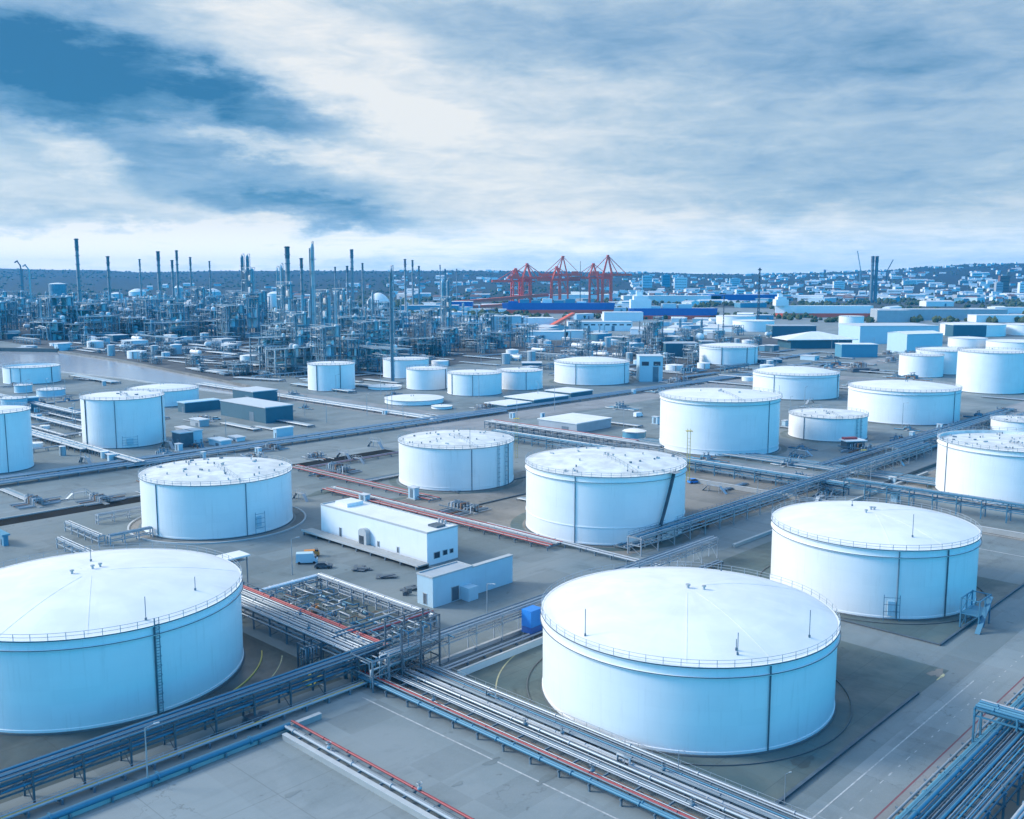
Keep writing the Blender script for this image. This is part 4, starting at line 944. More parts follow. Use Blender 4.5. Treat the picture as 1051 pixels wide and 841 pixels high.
# paved terrace beyond
# ------------------------------------------------------------------ other near buildings
def shed(label, px, py, sx, sy, h_, rz, wallm, roofm='roof_white', name='shed', cat='shed', group=None, roofh=.0, extra=None, z0=0., ov=.4, xy=None, doors=1):
    q = xy or at(px, py); t_ = thing(name, label, cat, (q[0], q[1], z0), rz, group)
    MB().zbox(0, 0, 0, sx, sy, h_).build('wall', wallm, t_)
    if roofh:
        r_ = MB().gable(sx, sy, 0, h_, h_ + roofh, ov); r_.build('roof', roofm, t_)
        g = MB()
        for s_ in (-.5, .5): g.add([(s_ * sx, -sy / 2, h_), (s_ * sx, sy / 2, h_), (s_ * sx, 0, h_ + roofh)], [(0, 1, 2) if s_ > 0 else (2, 1, 0)])
        g.build('gable', wallm, t_)
    else:
        MB().zbox(0, 0, h_ + .003, sx + ov * 2, sy + ov * 2, .45).build('roof', roofm, t_)
    if doors:
        m = MB().box(sx * .2, -sy / 2 - .05, h_ * .3, min(4, sx * .25), .14, h_ * .6); m.build('door', 'mid_steel', t_)
        if doors > 1:
            k = max(2, int(sx / 9)); 
            for i in range(k): MB().box(-sx / 2 + (i + .5) * sx / k, -sy / 2 - .05, h_ * .72, sx / k * .6, .12, h_ * .16).build('window', 'glass', t_)
    return t_
VA = math.atan2(V[1], V[0])
def pshed(label, W_, S_, E_, h_, *a, **k):
    """rectangle from west, south, east ground corners; local x along V"""
    s0_ = at(*S_)
    def reach(d_, sg, px):
        L_ = 0.
        while L_ < 150:
            q_ = along(s0_, d_, sg * L_); u_ = CX + FPX * q_[0] / (q_[1] * cos(PIT) + H * sin(PIT))
            if (u_ - px) * sg >= 0 and sg > 0 or (u_ - px) <= 0 and sg < 0: break
            L_ += .25
        return L_
    sx, sy = reach(V, -1, W_[0]), reach(U, 1, E_[0])
    c = along(along(s0_, V, -sx / 2), U, sy / 2)
    return shed(label, 0, 0, sx, sy, h_, VA, *a, xy=c, **k)
pshed('dark teal box building with a pale flat roof in the left middle distance', (227, 424), (273, 435), (301, 428), 7.6, 'teal_wall', 'roof_grey', name='box_building', cat='building')
q = at(262, 411); shed('pale flat roofed wing behind the dark teal building', 0, 0, 22, 16, 6.2, VA, 'teal_wall', 'roof_grey', name='box_building', cat='building', xy=(q[0], q[1]))
pshed('small pale blue box cabin right of the dark teal building', (281, 449.5), (284, 450.5), (301, 447), 4.2, 'pale_blue_wall', 'roof_white', name='cabin', cat='cabin')
pshed('low white open yard roof in the centre, behind the tall centre tank', (553, 437), (592, 445), (627, 433), 4.2, 'grey_wall', 'roof_white', name='canopy', cat='canopy')
pshed('low white rectangular roof nearest the right of the adjoining tanks', (518, 411), (548, 417), (583, 406), 3.2, 'teal_wall', 'roof_white', name='canopy', cat='canopy')
pshed('second low white rectangular roof just in front of the back centre tank', (560, 404), (586, 409), (608, 400), 3., 'teal_wall', 'roof_white', name='canopy', cat='canopy')
pshed('flat pale roof left of the rectangular roofs, touching the pipe track', (498, 416), (520, 421), (545, 413), 2.2, 'teal_wall', 'roof_white', name='canopy', cat='canopy')
pshed('long low shed with a red patch behind the tall pale blue tank', (183, 418), (190, 424), (226, 417), 5., 'teal_wall', 'pale_blue_wall')
pshed('blue walled cabin under the left edge round roof', (10, 418), (14, 422), (40, 417), 6., 'cyan_paint', 'pale_blue_wall', name='cabin', cat='cabin')
for i, (px, py, sx, sy, h_, lb, wm_) in enumerate(((188, 458, 7, 6, 6, 'dark open frame cabin at the foot of the tall pale blue tank', 'dark_steel'), (199, 456, 6, 5, 6, 'pale blue cube cabin right of the dark frame cabin', 'pale_blue_wall'), (226, 457, 10, 5, 2.4, 'low white roofed hut beside the left pipe track', 'pale_blue_wall'), (243, 452, 7, 4, 1.4, 'tiny flat white hut at the end of the row by the left pipe track', 'white_wall'), (205, 437, 9, 5, 3, 'low grey shed in the yard behind the tall pale blue tank', 'grey_wall'), (190, 445, 10, 4, 2.5, 'grey flat shed between the tall pale blue tank and the cube cabin', 'grey_wall'))):
    shed(lb, px, py, sx, sy, h_, VA, wm_, 'roof_grey' if i != 2 else 'roof_white', name='hut', cat='hut')
# white canopy on posts beside the huge tank
cq = at(240, 603); cn = thing('canopy', 'small white canopy on tall posts right of the huge left tank', 'canopy', (cq[0], cq[1]), GA)
for ix in (-1, 1):
    for iy in (-1, 1): MB().zbox(ix * 2.6, iy * 1.8, 0, .22, .22, 7.4).build('post', 'mid_steel', cn)
MB().zbox(0, 0, 7.4, 6.4, 4.8, .35).build('roof', 'roof_white', cn)
MB().zbox(0, 0, 6.4, 5.2, 3.6, .12).build('deck', 'steel', cn)
# blue tarp covered container
bq = at(546, 652); bb = thing('covered_skid', 'bright blue covered box standing on the ground left of the front tank', 'equipment box', (bq[0], bq[1], 0), GA)
MB().zbox(0, 0, 2.2, 3.4, 2.6, 3.4).build('cover', 'bright_blue', bb)
MB().zbox(0, 0, .9, 3.4, 2.6, 1.25).build('base', 'blue_paint', bb)
for ix in (-1, 1):
    for iy in (-1, 1): MB().zbox(ix * 1.4, iy * 1., 0, .25, .25, .9).build('leg', 'mid_steel', bb)
# red topped cabin
rq = at(875, 461); rc = thing('cabin', 'white roofed cabin with a red tarpaulin, in front of the smallest right hand tank', 'cabin', (rq[0], rq[1]), .2)
MB().zbox(0, 0, 0, 8, 5, 3.6).build('wall', 'dark_steel', rc); MB().zbox(0, 0, 3.6, 9.6, 6.4, .4).build('roof', 'roof_white', rc)
MB().zbox(-.8, 1.4, 4., 6, 2.2, .8).build('tarpaulin', 'red_paint', rc); MB().box(-2, -2.55, 1.4, 1.2, .12, 2.4).build('door', 'white_wall', rc)
# pipe frames (portal goal frames) behind the huge tank
for i, (px, py, L_, dd) in enumerate(((70, 545, 22, V), (100, 538, 14, U), (62, 562, 20, V), (112, 560, 12, U))):
    rack(('long white portal pipe frame on the open yard behind the huge left tank', 'white portal pipe frame turned towards the road behind the huge left tank', 'nearer white portal pipe frame behind the huge left tank', 'short white portal pipe frame closest to the cluttered roof tank')[i], at(px, py), dd, 0, L_, 1.6, (1.2, 2.6), [(-.5, 2.9, .2, P_), (.4, 2.9, .16, S)], 4.5, 'pipe_pale')
pshed('small blue container at the left edge of the open yard', (-8, 560), (4, 561), (9, 558), 2.8, 'cyan_paint', 'cyan_paint', name='container', cat='container')

# ------------------------------------------------------------------ vehicles
def car(label, px, py, rz, mm, L_=4.4, w_=1.8, h_=1.45, van=False, group=None):
    q = at(px, py); t_ = thing('van' if van else 'car', label, 'van' if van else 'car', (q[0], q[1], .0), rz, group)
    if van:
        prof = [(-L_ / 2, .35), (L_ / 2, .35), (L_ / 2, 1.1), (L_ / 2 - .5, 1.3), (L_ / 2 - 1.2, h_), (-L_ / 2 + .1, h_)]
    else: prof = [(-L_ / 2, .35), (L_ / 2, .35), (L_ / 2 - .1, .75), (L_ / 2 - 1.1, .9), (.2, .92), (-L_ / 2 + .1, .95)]
    def extr(m, pr_, ww):
        n_ = len(pr_); m.add([(a, -ww / 2, b_) for a, b_ in pr_] + [(a, ww / 2, b_) for a, b_ in pr_], [tuple(range(n_)), tuple(reversed(range(n_, 2 * n_)))] + [(i, n_ + i, n_ + (i + 1) % n_, (i + 1) % n_) for i in range(n_)]); return m
    extr(MB(), prof, w_).build('body', mm, t_)
    if not van:
        extr(MB(), [(-1.9, .93), (1.1, .91), (.45, h_), (-1.3, h_)], w_ * .86).build('cabin', 'glass', t_)
        MB().box(-.42, 0, h_ + .01, 1.7, w_ * .84, .05).build('roof', mm, t_)
    else: MB().box(L_ / 2 - .75, 0, 1.65, .9, w_ * .9, .5).build('windscreen', 'glass', t_); 
    for x_ in (-L_ / 2 + .85, L_ / 2 - .85):
        for y_ in (-1, 1):
            m = MB(); m.path([(x_, y_ * (w_ / 2 - .14), .34), (x_, y_ * (w_ / 2 + .04), .34)], .34, 14); m.build('wheel', 'rubber', t_)
    return t_
shed('low white hut peeping over the back of the huge left tank roof', 0, 0, 15, 5, 8.4, -.25, 'white_wall', xy=(-88., 209.), name='hut', cat='hut')
car('pale blue van parked by the platform of the white building', 315, 578, .15, 'pale_blue_wall', 5.4, 2.1, 2.7, True)
car('dark car parked right of the pale blue van', 332, 583, .1, 'dark_steel')
car('orange van behind the pale blue one', 320, 571, .2, 'orange_paint', 4., 1.8, 1.6, True)
car('white pickup like car in the yard behind the tall pale blue tank', 222, 431, .3, 'pale_blue_wall')
car('small dark car on the yard in front of the dark teal building', 260, 441, 1.4, 'dark_steel')
car('small blue car beside the tall centre tank on the gravel', 712, 496, .4, 'bright_blue', 4.4, 1.9, 1.6)
car('white van on the pinkish road behind the centre yard roof', 655, 428, .7, 'white_wall', 5.2, 2, 2.4, True)
def slabpile(label, px, py, sx, sy, h_, rz, mm, name='scrap_pile', cat='scrap pile'):
    q = at(px, py); m = MB()
    RQ = random.Random(int(px))
    t_ = thing(name, label, cat, (q[0], q[1], .02), rz)
    for i in range(5): MB().zbox(RQ.uniform(-.3, .3) * sx, RQ.uniform(-.3, .3) * sy, .0 + .12 * i, sx * RQ.uniform(.3, .7), sy * RQ.uniform(.2, .6), h_ * RQ.uniform(.3, .9), RQ.uniform(0, 3)).build('sheet', mm, t_)
for a_ in (('dark heap of sheets under the platform, left of the annex', 372, 586, 8, 3, .2, VA, 'dark_steel'), ('dark flat pallets on the ground in front of the platform', 395, 593, 6, 2.5, .15, VA, 'dark_steel'), ('pile of dark plates close to the annex corner', 422, 605, 5, 3, .2, VA, 'dark_steel'), ('dark bins against the annex front', 418, 611, 2, 2, 1.6, VA, 'dark_steel'),
           ('dark scrap heap at the right foot of the tall centre tank', 716, 539, 9, 4, 1.3, VA, 'rust'), ('dark brush like heap beside the low right tanks', 888, 382, 26, 12, 3, VA, 'dark_steel'), ('dark rubble near the pipe crossing at the slab corner', 262, 742, 5, 3, .9, GA, 'dark_steel'), ('yellowish planks on the ground below the pipe crossing', 322, 700, 4, 3, .5, GA, 'yellow_paint')):
    slabpile(*a_)
lp = at(737, 487); rack('long white pipe trough lying on the gravel yard right of the tall centre tank', lp, V, -12, 28, 1.2, (.7,), [(0, 1.1, .5, 'white_wall')], 6., 'dark_steel', 'pipe_track', 'pipe track')
# small stair/skid at the right tank
sq = at(1000, 642); st = lattice('dark steel stair tower at the right foot of the right domed tank', (sq[0], sq[1]), GA, 6.5, 3.6, 6.4, 2, 'pipe_blue', False, 'stair_tower', 'stair tower')
MB().box(0, 0, 3.1, 6.8, 3.8, .12).build('deck', 'pipe_blue', st); MB().beam((-5, -2.2, 0), (2, -2.2, 6.2), 1., .2).build('stair', 'pipe_blue', st)
gq = at(888, 466); pumpset((gq[0], gq[1], 0), .3, 'yellow_paint', 'yellowish pump unit right of the red topped cabin').scale = (1.8, 1.8, 1.6)
# yellow stair tops
for px, py, zz, lb in ((530, 470, 14.6, 'yellow ladder cage at the right side of the small centre tank'), (706, 495, 17, 'yellow ladder cage at the right side of the tall centre tank')):
    q = at(px, py); t_ = thing('ladder_cage', lb, 'ladder', (q[0], q[1]), 0)
    m = MB()
    for ix in (-.5, .5):
        for iy in (-.5, .5): m.beam((ix, iy, 0), (ix, iy, zz + 2), .1)
    for i in range(int(zz / 1.2)): m.beam((-.5, -.5, i * 1.2), (.5, -.5, i * 1.2), .08); m.beam((.5, .5, i * 1.2), (.5, -.5, i * 1.2), .08)
    m.build('cage', 'yellow_paint', t_); MB().box(0, 0, zz + 1.2, 2.4, 2., .15).build('platform', 'yellow_paint', t_)

# light poles
def pole(hh, arm=1.6):
    t_ = thing('lamp_post', '', 'lamp post', (0, 0, 0), 0)
    MB().lathe([(.14, 0), (.08, hh)], 8).build('pole', 'steel', t_)
    MB().path([(0, 0, hh - .1), (arm, 0, hh + .15)], .05, 6).build('arm', 'steel', t_)
    MB().box(arm, 0, hh + .15, .8, .3, .14).build('lamp', 'pipe_pale', t_); return t_
pp = Proto(pole(9.))
for px, py, lb in ((152, 808, 'tall thin lamp post beside the big blue slab pipe'), (641, 792, 'thin lamp post standing in the silver pipes in front of the largest tank'), (805, 826, 'thin lamp post at the near corner of the front tank bund'), (696, 800, 'thin lamp post among the front pipes right of centre'), (1004, 756, 'thin post at the verge of the right foreground road'), (574, 470, 'lamp post near the left edge of the tall centre tank roof'),
                   (777, 521, 'lamp post on the gravel yard behind the right domed tank'), (300, 590, 'thin lamp post in the yard of the white building'), (962, 548, 'lamp post in front of the right edge tank'), (893, 500, 'lamp post at the crossing of the blue bridges'), (500, 642, 'lamp post between annex and white posted bridge'), (232, 450, 'lamp post in front of the dark teal building'), (467, 432, 'lamp post at the corner of the pipe tracks'), (640, 440, 'lamp post beside the small squat round tank'), (313, 428, 'lamp post right of the dark teal building'), (67, 402, 'lamp post at the canal side yard')):
    q = at(px, py); pp.place((q[0], q[1], 0), R.uniform(-1, 1), (.5, .5, .5) if py > 755 and px > 300 else (1, 1, 1), label=lb)
# ------------------------------------------------------------------ terrain: far hills with the town
def interp(x, tab):
    if x <= tab[0][0]: return tab[0][1]
    for (a, b_), (c, d_) in zip(tab, tab[1:]):
        if x <= c:
            f = (x - a) / (c - a); f = f * f * (3 - 2 * f); return b_ + (d_ - b_) * f
    return tab[-1][1]
RIDGE = [(-300, 276), (0, 276.5), (100, 277.5), (150, 280), (230, 278.5), (480, 278.5), (640, 280), (760, 282), (830, 280.5), (900, 278), (950, 274.5), (1000, 271.5), (1040, 271), (1120, 274), (1300, 276)]
from mathutils import noise as mn
def hgt(X, Y):
    px = CX + FPX * X / max(Y, 1)
    top = H + (HZ - interp(px, RIDGE)) * 7.2
    if Y < 2900: return 0.
    f = min(1., (Y - 2900) / 4300); f = f * f * (3 - 2 * f)
    if Y > 7200: f = 1 - .25 * min(1, (Y - 7200) / 2500)
    nz = mn.noise((X / 700, Y / 700, 0)) * 22 + mn.noise((X / 260, Y / 260, 3)) * 8
    return top * f + nz * min(1, f * 2.2) * .3
m = MB(); nx, ny = 150, 46; vs = []
ys = [2850 + (9900 - 2850) * (j / ny) ** 1.15 for j in range(ny + 1)]
for Y_ in ys:
    for i in range(nx + 1):
        a = -.75 + 1.5 * i / nx; X_ = a * Y_; vs.append((X_, Y_, hgt(X_, Y_) + .4))
m.add(vs, [(j * (nx + 1) + i, j * (nx + 1) + i + 1, (j + 1) * (nx + 1) + i + 1, (j + 1) * (nx + 1) + i) for j in range(ny) for i in range(nx)], True)
groundmat('hillside', ((.006, .020, .024), (.010, .028, .030), (.018, .036, .038)), (.003, .0016), .95, bump=.1)
struct('hills', m, 'hillside')
# woodland: leafy clumps over the slopes
RT = random.Random(11)
m = MB()
ICO = [(0, 0, 1), (.89, 0, .45), (.28, .85, .45), (-.72, .53, .45), (-.72, -.53, .45), (.28, -.85, .45), (.72, .53, -.45), (-.28, .85, -.45), (-.89, 0, -.45), (-.28, -.85, -.45), (.72, -.53, -.45), (0, 0, -1)]
ICF = [(0, 1, 2), (0, 2, 3), (0, 3, 4), (0, 4, 5), (0, 5, 1), (1, 6, 2), (2, 7, 3), (3, 8, 4), (4, 9, 5), (5, 10, 1), (6, 7, 2), (7, 8, 3), (8, 9, 4), (9, 10, 5), (10, 6, 1), (11, 7, 6), (11, 8, 7), (11, 9, 8), (11, 10, 9), (11, 6, 10)]
for i in range(5200):
    Y_ = RT.uniform(2950, 7400); px = RT.uniform(-60, 1120); X_ = (px - CX) * Y_ / FPX
    if mn.noise((X_ / 400, Y_ / 400, 9)) < -.08: continue
    s_ = RT.uniform(3.5, 8); z_ = hgt(X_, Y_) + s_ * .2
    m.add([(X_ + a * s_ * RT.uniform(.6, 1.3), Y_ + b_ * s_ * RT.uniform(.6, 1.3), z_ + c * s_ * RT.uniform(.6, 1.2)) for a, b_, c in ICO], ICF)
tag(m.build('woodland', 'leaf'), kind='stuff', label='dark woods covering the far hills behind the town and the refinery', cat='woods')
m = MB()
for i in range(4200):
    Y_ = RT.uniform(1500, 2900); px = RT.choice([RT.uniform(-40, 420), RT.uniform(740, 1090), RT.uniform(400, 740)]); X_ = (px - CX) * Y_ / FPX
    if mn.noise((X_ / 200, Y_ / 200, 4)) < .02: continue
    s_ = RT.uniform(3, 7)
    m.add([(X_ + a * s_ * RT.uniform(.6, 1.3), Y_ + b_ * s_ * RT.uniform(.6, 1.3), s_ * .6 + c * s_ * RT.uniform(.6, 1.2)) for a, b_, c in ICO], ICF)
tag(m.build('tree_belt', 'leaf'), kind='stuff', label='low dark belts of trees between the port and the town', cat='woods')

# ------------------------------------------------------------------ port ground
struct('quay', MB().sheet([(-260, 1330), (150, 1200), (900, 1180), (1150, 1600), (1000, 2100), (-200, 2250), (-420, 1700)], .05), 'slab_concrete')

groundmat('plant_yard', ((.045, .055, .065), (.075, .085, .095), (.13, .14, .15)), (.02, .03), .85)
struct('refinery_yard', MB().sheet([at(-200, 352), at(0, 350), at(62, 360), at(125, 369), at(235, 391), at(300, 384), at(345, 396), at(395, 388), at(470, 374), at(560, 364), at(560, 336), at(470, 322), at(-200, 316)], .03), 'plant_yard')
struct('pipe_field', MB().sheet([at(560, 364), at(600, 384), at(700, 392), at(800, 366), at(800, 346), at(560, 350)], .034), 'plant_yard')
# ordinal helper: labels of repeats are finished by their place, counted from the left
ORD1 = ['first', 'second', 'third', 'fourth', 'fifth', 'sixth', 'seventh', 'eighth', 'ninth', 'tenth', 'eleventh', 'twelfth', 'thirteenth', 'fourteenth', 'fifteenth', 'sixteenth', 'seventeenth', 'eighteenth', 'nineteenth']
TENS = ['', '', 'twent', 'thirt', 'fort', 'fift', 'sixt', 'sevent', 'eight', 'ninet']
def ordinal(n):
    if n > 100: return 'hundred-and-' + ordinal(n - 100)
    if n == 100: return 'hundredth'
    if n < 20: return ORD1[n - 1]
    t_, u_ = divmod(n, 10)
    return TENS[t_] + ('ieth' if u_ == 0 else 'y-' + ORD1[u_ - 1])
PEND = {}
def pend(o, base, group):
    o['group'] = group; o['label'] = base; PEND.setdefault((base, group), []).append(o)
def finish():
    for (base, g_), lst in PEND.items():
        lst.sort(key=lambda o: o.location.x / max(1, o.location.y))
        n = len(lst)
        for i, o in enumerate(lst):
            if n == 1: continue
            o['label'] = '%s, %s' % (base, 'leftmost such' if i == 0 else 'rightmost such' if i == n - 1 else ordinal(i + 1) + ' from the left')

# ------------------------------------------------------------------ buildings of the port and the middle distance
def farshed(label, px, base, wpx, hpx, deep, wallm, roofm='roof_white', rz=0., roofh=0., name='warehouse', cat='warehouse', group=None, doors=0):
    q = at(px, base); s_ = mpp(q[1]); a = shed(label, 0, 0, wpx * s_, deep, hpx * s_, rz, wallm, roofm, name=name, cat=cat, xy=(q[0], q[1] + deep / 2), group=group, roofh=roofh, doors=doors); return a
farshed('teal walled shed with a flat top left of the pyramid roof', 815, 347, 45, 12, 30, 'teal_wall', 'grey_wall')
# hip roofed hall
q = at(842, 358); t_ = thing('hall', 'wide hall with a white pyramid shaped roof and teal walls', 'hall', (q[0], q[1] + 20, 0), .12)
MB().zbox(0, 0, 0, 64, 34, 9).build('wall', 'teal_wall', t_)
MB().add([(-37, -20, 9), (37, -20, 9), (37, 20, 9), (-37, 20, 9), (-4, 0, 16), (4, 0, 16), (-37, -20, 8.4), (37, -20, 8.4), (37, 20, 8.4), (-37, 20, 8.4)],
         [(0, 1, 5, 4), (1, 2, 5), (2, 3, 4, 5), (3, 0, 4), (6, 7, 1, 0), (7, 8, 2, 1), (8, 9, 3, 2), (9, 6, 0, 3), (9, 8, 7, 6)]).build('roof', 'roof_white', t_)
farshed('blue walled flat shed with a white roof below the big grey hall', 882, 367, 37, 13, 18, 'cyan_paint')
farshed('big pale grey blue hall left of the white gabled one', 921, 353, 82, 18, 60, 'pale_blue_wall', 'roof_grey', .05)
farshed('white ended hall with a pale blue front beside the far right tanks', 944, 363, 46, 20, 26, 'pale_blue_wall', 'roof_white', .35, 2.)
farshed('small white shed with a teal blue front among the far right tanks', 995, 346, 34, 12, 22, 'teal_wall', 'roof_white')
farshed('very long low grey shed behind the far right tanks', 968, 329, 130, 11, 40, 'grey_wall', 'roof_grey', -.02)
farshed('pale grey shed in front of the tall twin chimney', 917, 331, 34, 12, 30, 'grey_wall', 'roof_grey')
farshed('white roofed long shed on the waterfront at the right edge', 1032, 331, 60, 7, 30, 'white_wall')
farshed('second long white shed at the right edge', 1046, 322, 50, 6, 30, 'white_wall')
farshed('teal box tank house left of the lone white tank with downpipes', 700, 367, 34, 14, 24, 'teal_wall', 'grey_wall')
farshed('small teal annex at the left of the teal box tank house', 727, 366, 14, 15, 16, 'teal_wall', 'grey_wall')
farshed('pale blue framed plant building left of the projecting rim tank', 668, 392, 24, 26, 16, 'pale_blue_wall', 'roof_grey', doors=2)
farshed('pale building with a gridded front behind the adjoining tanks', 520, 341, 30, 16, 22, 'pale_blue_wall', 'roof_white')
farshed('long building with a dark window band behind the plant', 616, 340, 66, 9, 30, 'white_wall', 'roof_grey', doors=2)
farshed('lower long building with dark openings in front of the window banded one', 560, 349, 46, 8, 24, 'white_wall', 'roof_white')
farshed('white cube building right of the leaning red conveyor', 590, 349, 22, 9, 20, 'white_wall', 'roof_white')
farshed('white roofed low hall left of the red conveyor', 548, 335, 40, 8, 36, 'white_wall')
farshed('white flat building between the two ships', 640, 330, 40, 9, 30, 'white_wall')
farshed('large white hall behind the blue hulled ships', 690, 311, 100, 7, 60, 'white_wall')
farshed('long white hall under the red cranes', 575, 309, 100, 6, 60, 'white_wall')
farshed('blue roofed hall far right of the red cranes', 765, 311, 70, 8, 60, 'blue_paint', 'blue_paint')
farshed('pale blue halls left of the twin column, far behind', 432, 335, 70, 8, 50, 'pale_blue_wall', 'roof_grey')
farshed('pale blue long hall behind the white dome', 440, 321, 60, 7, 50, 'cyan_paint', 'roof_grey')
farshed('blue hall left of the red jetty', 470, 318, 30, 8, 40, 'blue_paint', 'roof_white')
RP = random.Random(21)
GPW = 'warehouses of the port'
for i in range(150):
    px, base = RP.uniform(395, 1051), RP.uniform(300, 344)
    if 790 < px < 900 and base > 312: continue
    if px > 900 and base > 330: continue
    wm_, rm = RP.choice([('white_wall', 'roof_white'), ('pale_blue_wall', 'roof_white'), ('grey_wall', 'roof_grey'), ('pale_blue_wall', 'roof_grey'), ('cyan_paint', 'roof_grey'), ('white_wall', 'roof_grey')])
    kind = {'white_wall': 'white', 'pale_blue_wall': 'pale blue', 'grey_wall': 'grey', 'cyan_paint': 'bright blue'}[wm_]
    o = farshed('', px, base, RP.uniform(8, 34), RP.uniform(2, 5.5), RP.uniform(14, 40), wm_, rm, RP.choice([0., 0., .3, -.3, GA, VA]), RP.choice([0, 0, 2.5]), group=GPW, doors=1)
    pend(o, 'far %s port warehouse%s' % (kind, ' left of the ships' if px < 620 else ' right of the lattice mast' if px > 780 else ' by the ships'), GPW)
GMS = 'low sheds between tanks and refinery'
for i in range(64):
    px, base = RP.uniform(520, 860), RP.uniform(346, 384)
    if i > 40: px, base = RP.uniform(0, 300), RP.uniform(344, 362)
    if 560 < px < 655 and base > 362: continue
    if 710 < px < 785 and base > 350: continue
    if px > 660 and base > 376: continue
    wm_, rm = RP.choice([('white_wall', 'roof_white'), ('pale_blue_wall', 'roof_grey'), ('grey_wall', 'roof_grey'), ('teal_wall', 'roof_grey'), ('cyan_paint', 'roof_grey')])
    kind = {'white_wall': 'white', 'pale_blue_wall': 'pale blue', 'grey_wall': 'grey', 'cyan_paint': 'bright blue', 'teal_wall': 'dark teal'}[wm_]
    o = farshed('', px, base, RP.uniform(7, 24), RP.uniform(2.5, 7), RP.uniform(7, 20), wm_, rm, RP.choice([GA, VA, VA, 0]), group=GMS, name='shed', cat='shed', doors=1)
    pend(o, 'low %s shed %s' % (kind, 'in front of the refinery' if px < 320 else 'in the pipe fields' if px < 720 else 'near the pyramid roofed hall'), GMS)

# ------------------------------------------------------------------ red quay cranes
def qcrane(hb, apex):
    t_ = thing('container_crane', '', 'crane', (0, 0, 0)); C_ = 'crane_red'
    for ix in (-11, 11):
        for iy in (-13, 13): MB().beam((ix, iy, 0), (ix * .9, iy, hb), 3.4).build('leg', C_, t_)
    m = MB()
    for iy in (-13, 13): m.beam((-11, iy, hb * .38), (11, iy, hb * .38), 1.8); m.beam((-11, iy, hb - 1), (11, iy, hb - 1), 1.8); m.beam((-11, iy, hb * .38), (10, iy, hb - 1), 1.)
    for ix in (-11, 11): m.beam((ix, -13, 4), (ix, 13, 4), 1.8); m.beam((ix, -13, hb * .7), (ix, 13, hb * .7), 1.5)
    m.build('portal_beam', C_, t_)
    m = MB()
    for iy in (-4, 4): m.beam((-46, iy, hb), (62, iy, hb), 3., 6.)
    m.build('boom', C_, t_)
    m = MB()
    for iy in (-4, 4): m.beam((-9, iy * 2, hb), (2, iy * .5, apex), 2.8); m.beam((13, iy * 2, hb), (2, iy * .5, apex), 2.8)
    m.beam((-1, -3, apex), (5, 3, apex), 3.); m.build('a_frame', C_, t_)
    m = MB()
    for iy in (-3, 3): m.beam((2, iy, apex), (50, iy, hb + 1), 1.1); m.beam((2, iy, apex), (28, iy, hb + 1), 1.1); m.beam((2, iy, apex), (-42, iy, hb + 1), 1.1)
    m.build('stay', C_, t_)
    MB().box(-28, 0, hb + 5, 16, 9, 7).build('machine_house', 'crane_red', t_); MB().box(18, 0, hb - 5, 5, 5, 5).build('operator_cab', 'white_wall', t_)
    return t_
Ycr = 2450
def crane_at(px, topy, label, flip=0, sc_=1.):
    X_ = (px - CX) * Ycr / FPX; az_ = ztop(Ycr, topy)
    c = qcrane(min(74, az_ * .66), az_); c.location = (X_, Ycr, 0); c.rotation_euler.z = flip; c['label'] = label; c['group'] = 'red container cranes'
crane_at(540, 271, 'leftmost low red container crane at the port', .15)
crane_at(530, 276, 'lowest red container crane, half in front of the leftmost one', pi + .2)
crane_at(578, 263.5, 'red container crane with a wide double apex, left of the thin mast', pi - .1)
crane_at(570, 274, 'lower red container crane just left of the wide apex one', .1)
crane_at(609, 271, 'lower red container crane between the two tallest ones', pi)
crane_at(622, 262.5, 'rightmost red container crane with the tallest apex', .05)
q = ((595 - CX) * 2.2, 2200); t_ = thing('mast', 'thin dark mast rising between the red container cranes', 'mast', (q[0], q[1])); MB().lathe([(1.2, 0), (.5, ztop(2200, 268))], 8).build('pole', 'dark_steel', t_)
# red jetty conveyor + leaning conveyor
def conveyor(label, p0, p1, z0_, z1_, w_, mm):
    t_ = thing('conveyor', label, 'conveyor', (p0[0], p0[1])); dx, dy = p1[0] - p0[0], p1[1] - p0[1]
    MB().beam((0, 0, z0_), (dx, dy, z1_), w_, w_ * .6).build('gallery', mm, t_)
    for i in range(9):
        f = i / 8; zz = z0_ + (z1_ - z0_) * f
        if zz > 1: MB().beam((dx * f, dy * f, 0), (dx * f, dy * f, zz), .9).build('support', mm, t_)
    return t_
conveyor('long low red conveyor gallery left of the red cranes', ((468 - CX) * 2.35, 2350), ((562 - CX) * 2.45, 2450), 8, 24, 12, 'crane_red')
conveyor('second low red conveyor gallery nearer than the long one', ((478 - CX) * 2.1, 2100), ((530 - CX) * 2.2, 2200), 5, 8, 9, 'crane_red')
conveyor('leaning red conveyor rising to the right in front of the blue ship', at(553, 343), at(588, 330), 1, 12, 6, 'crane_red')

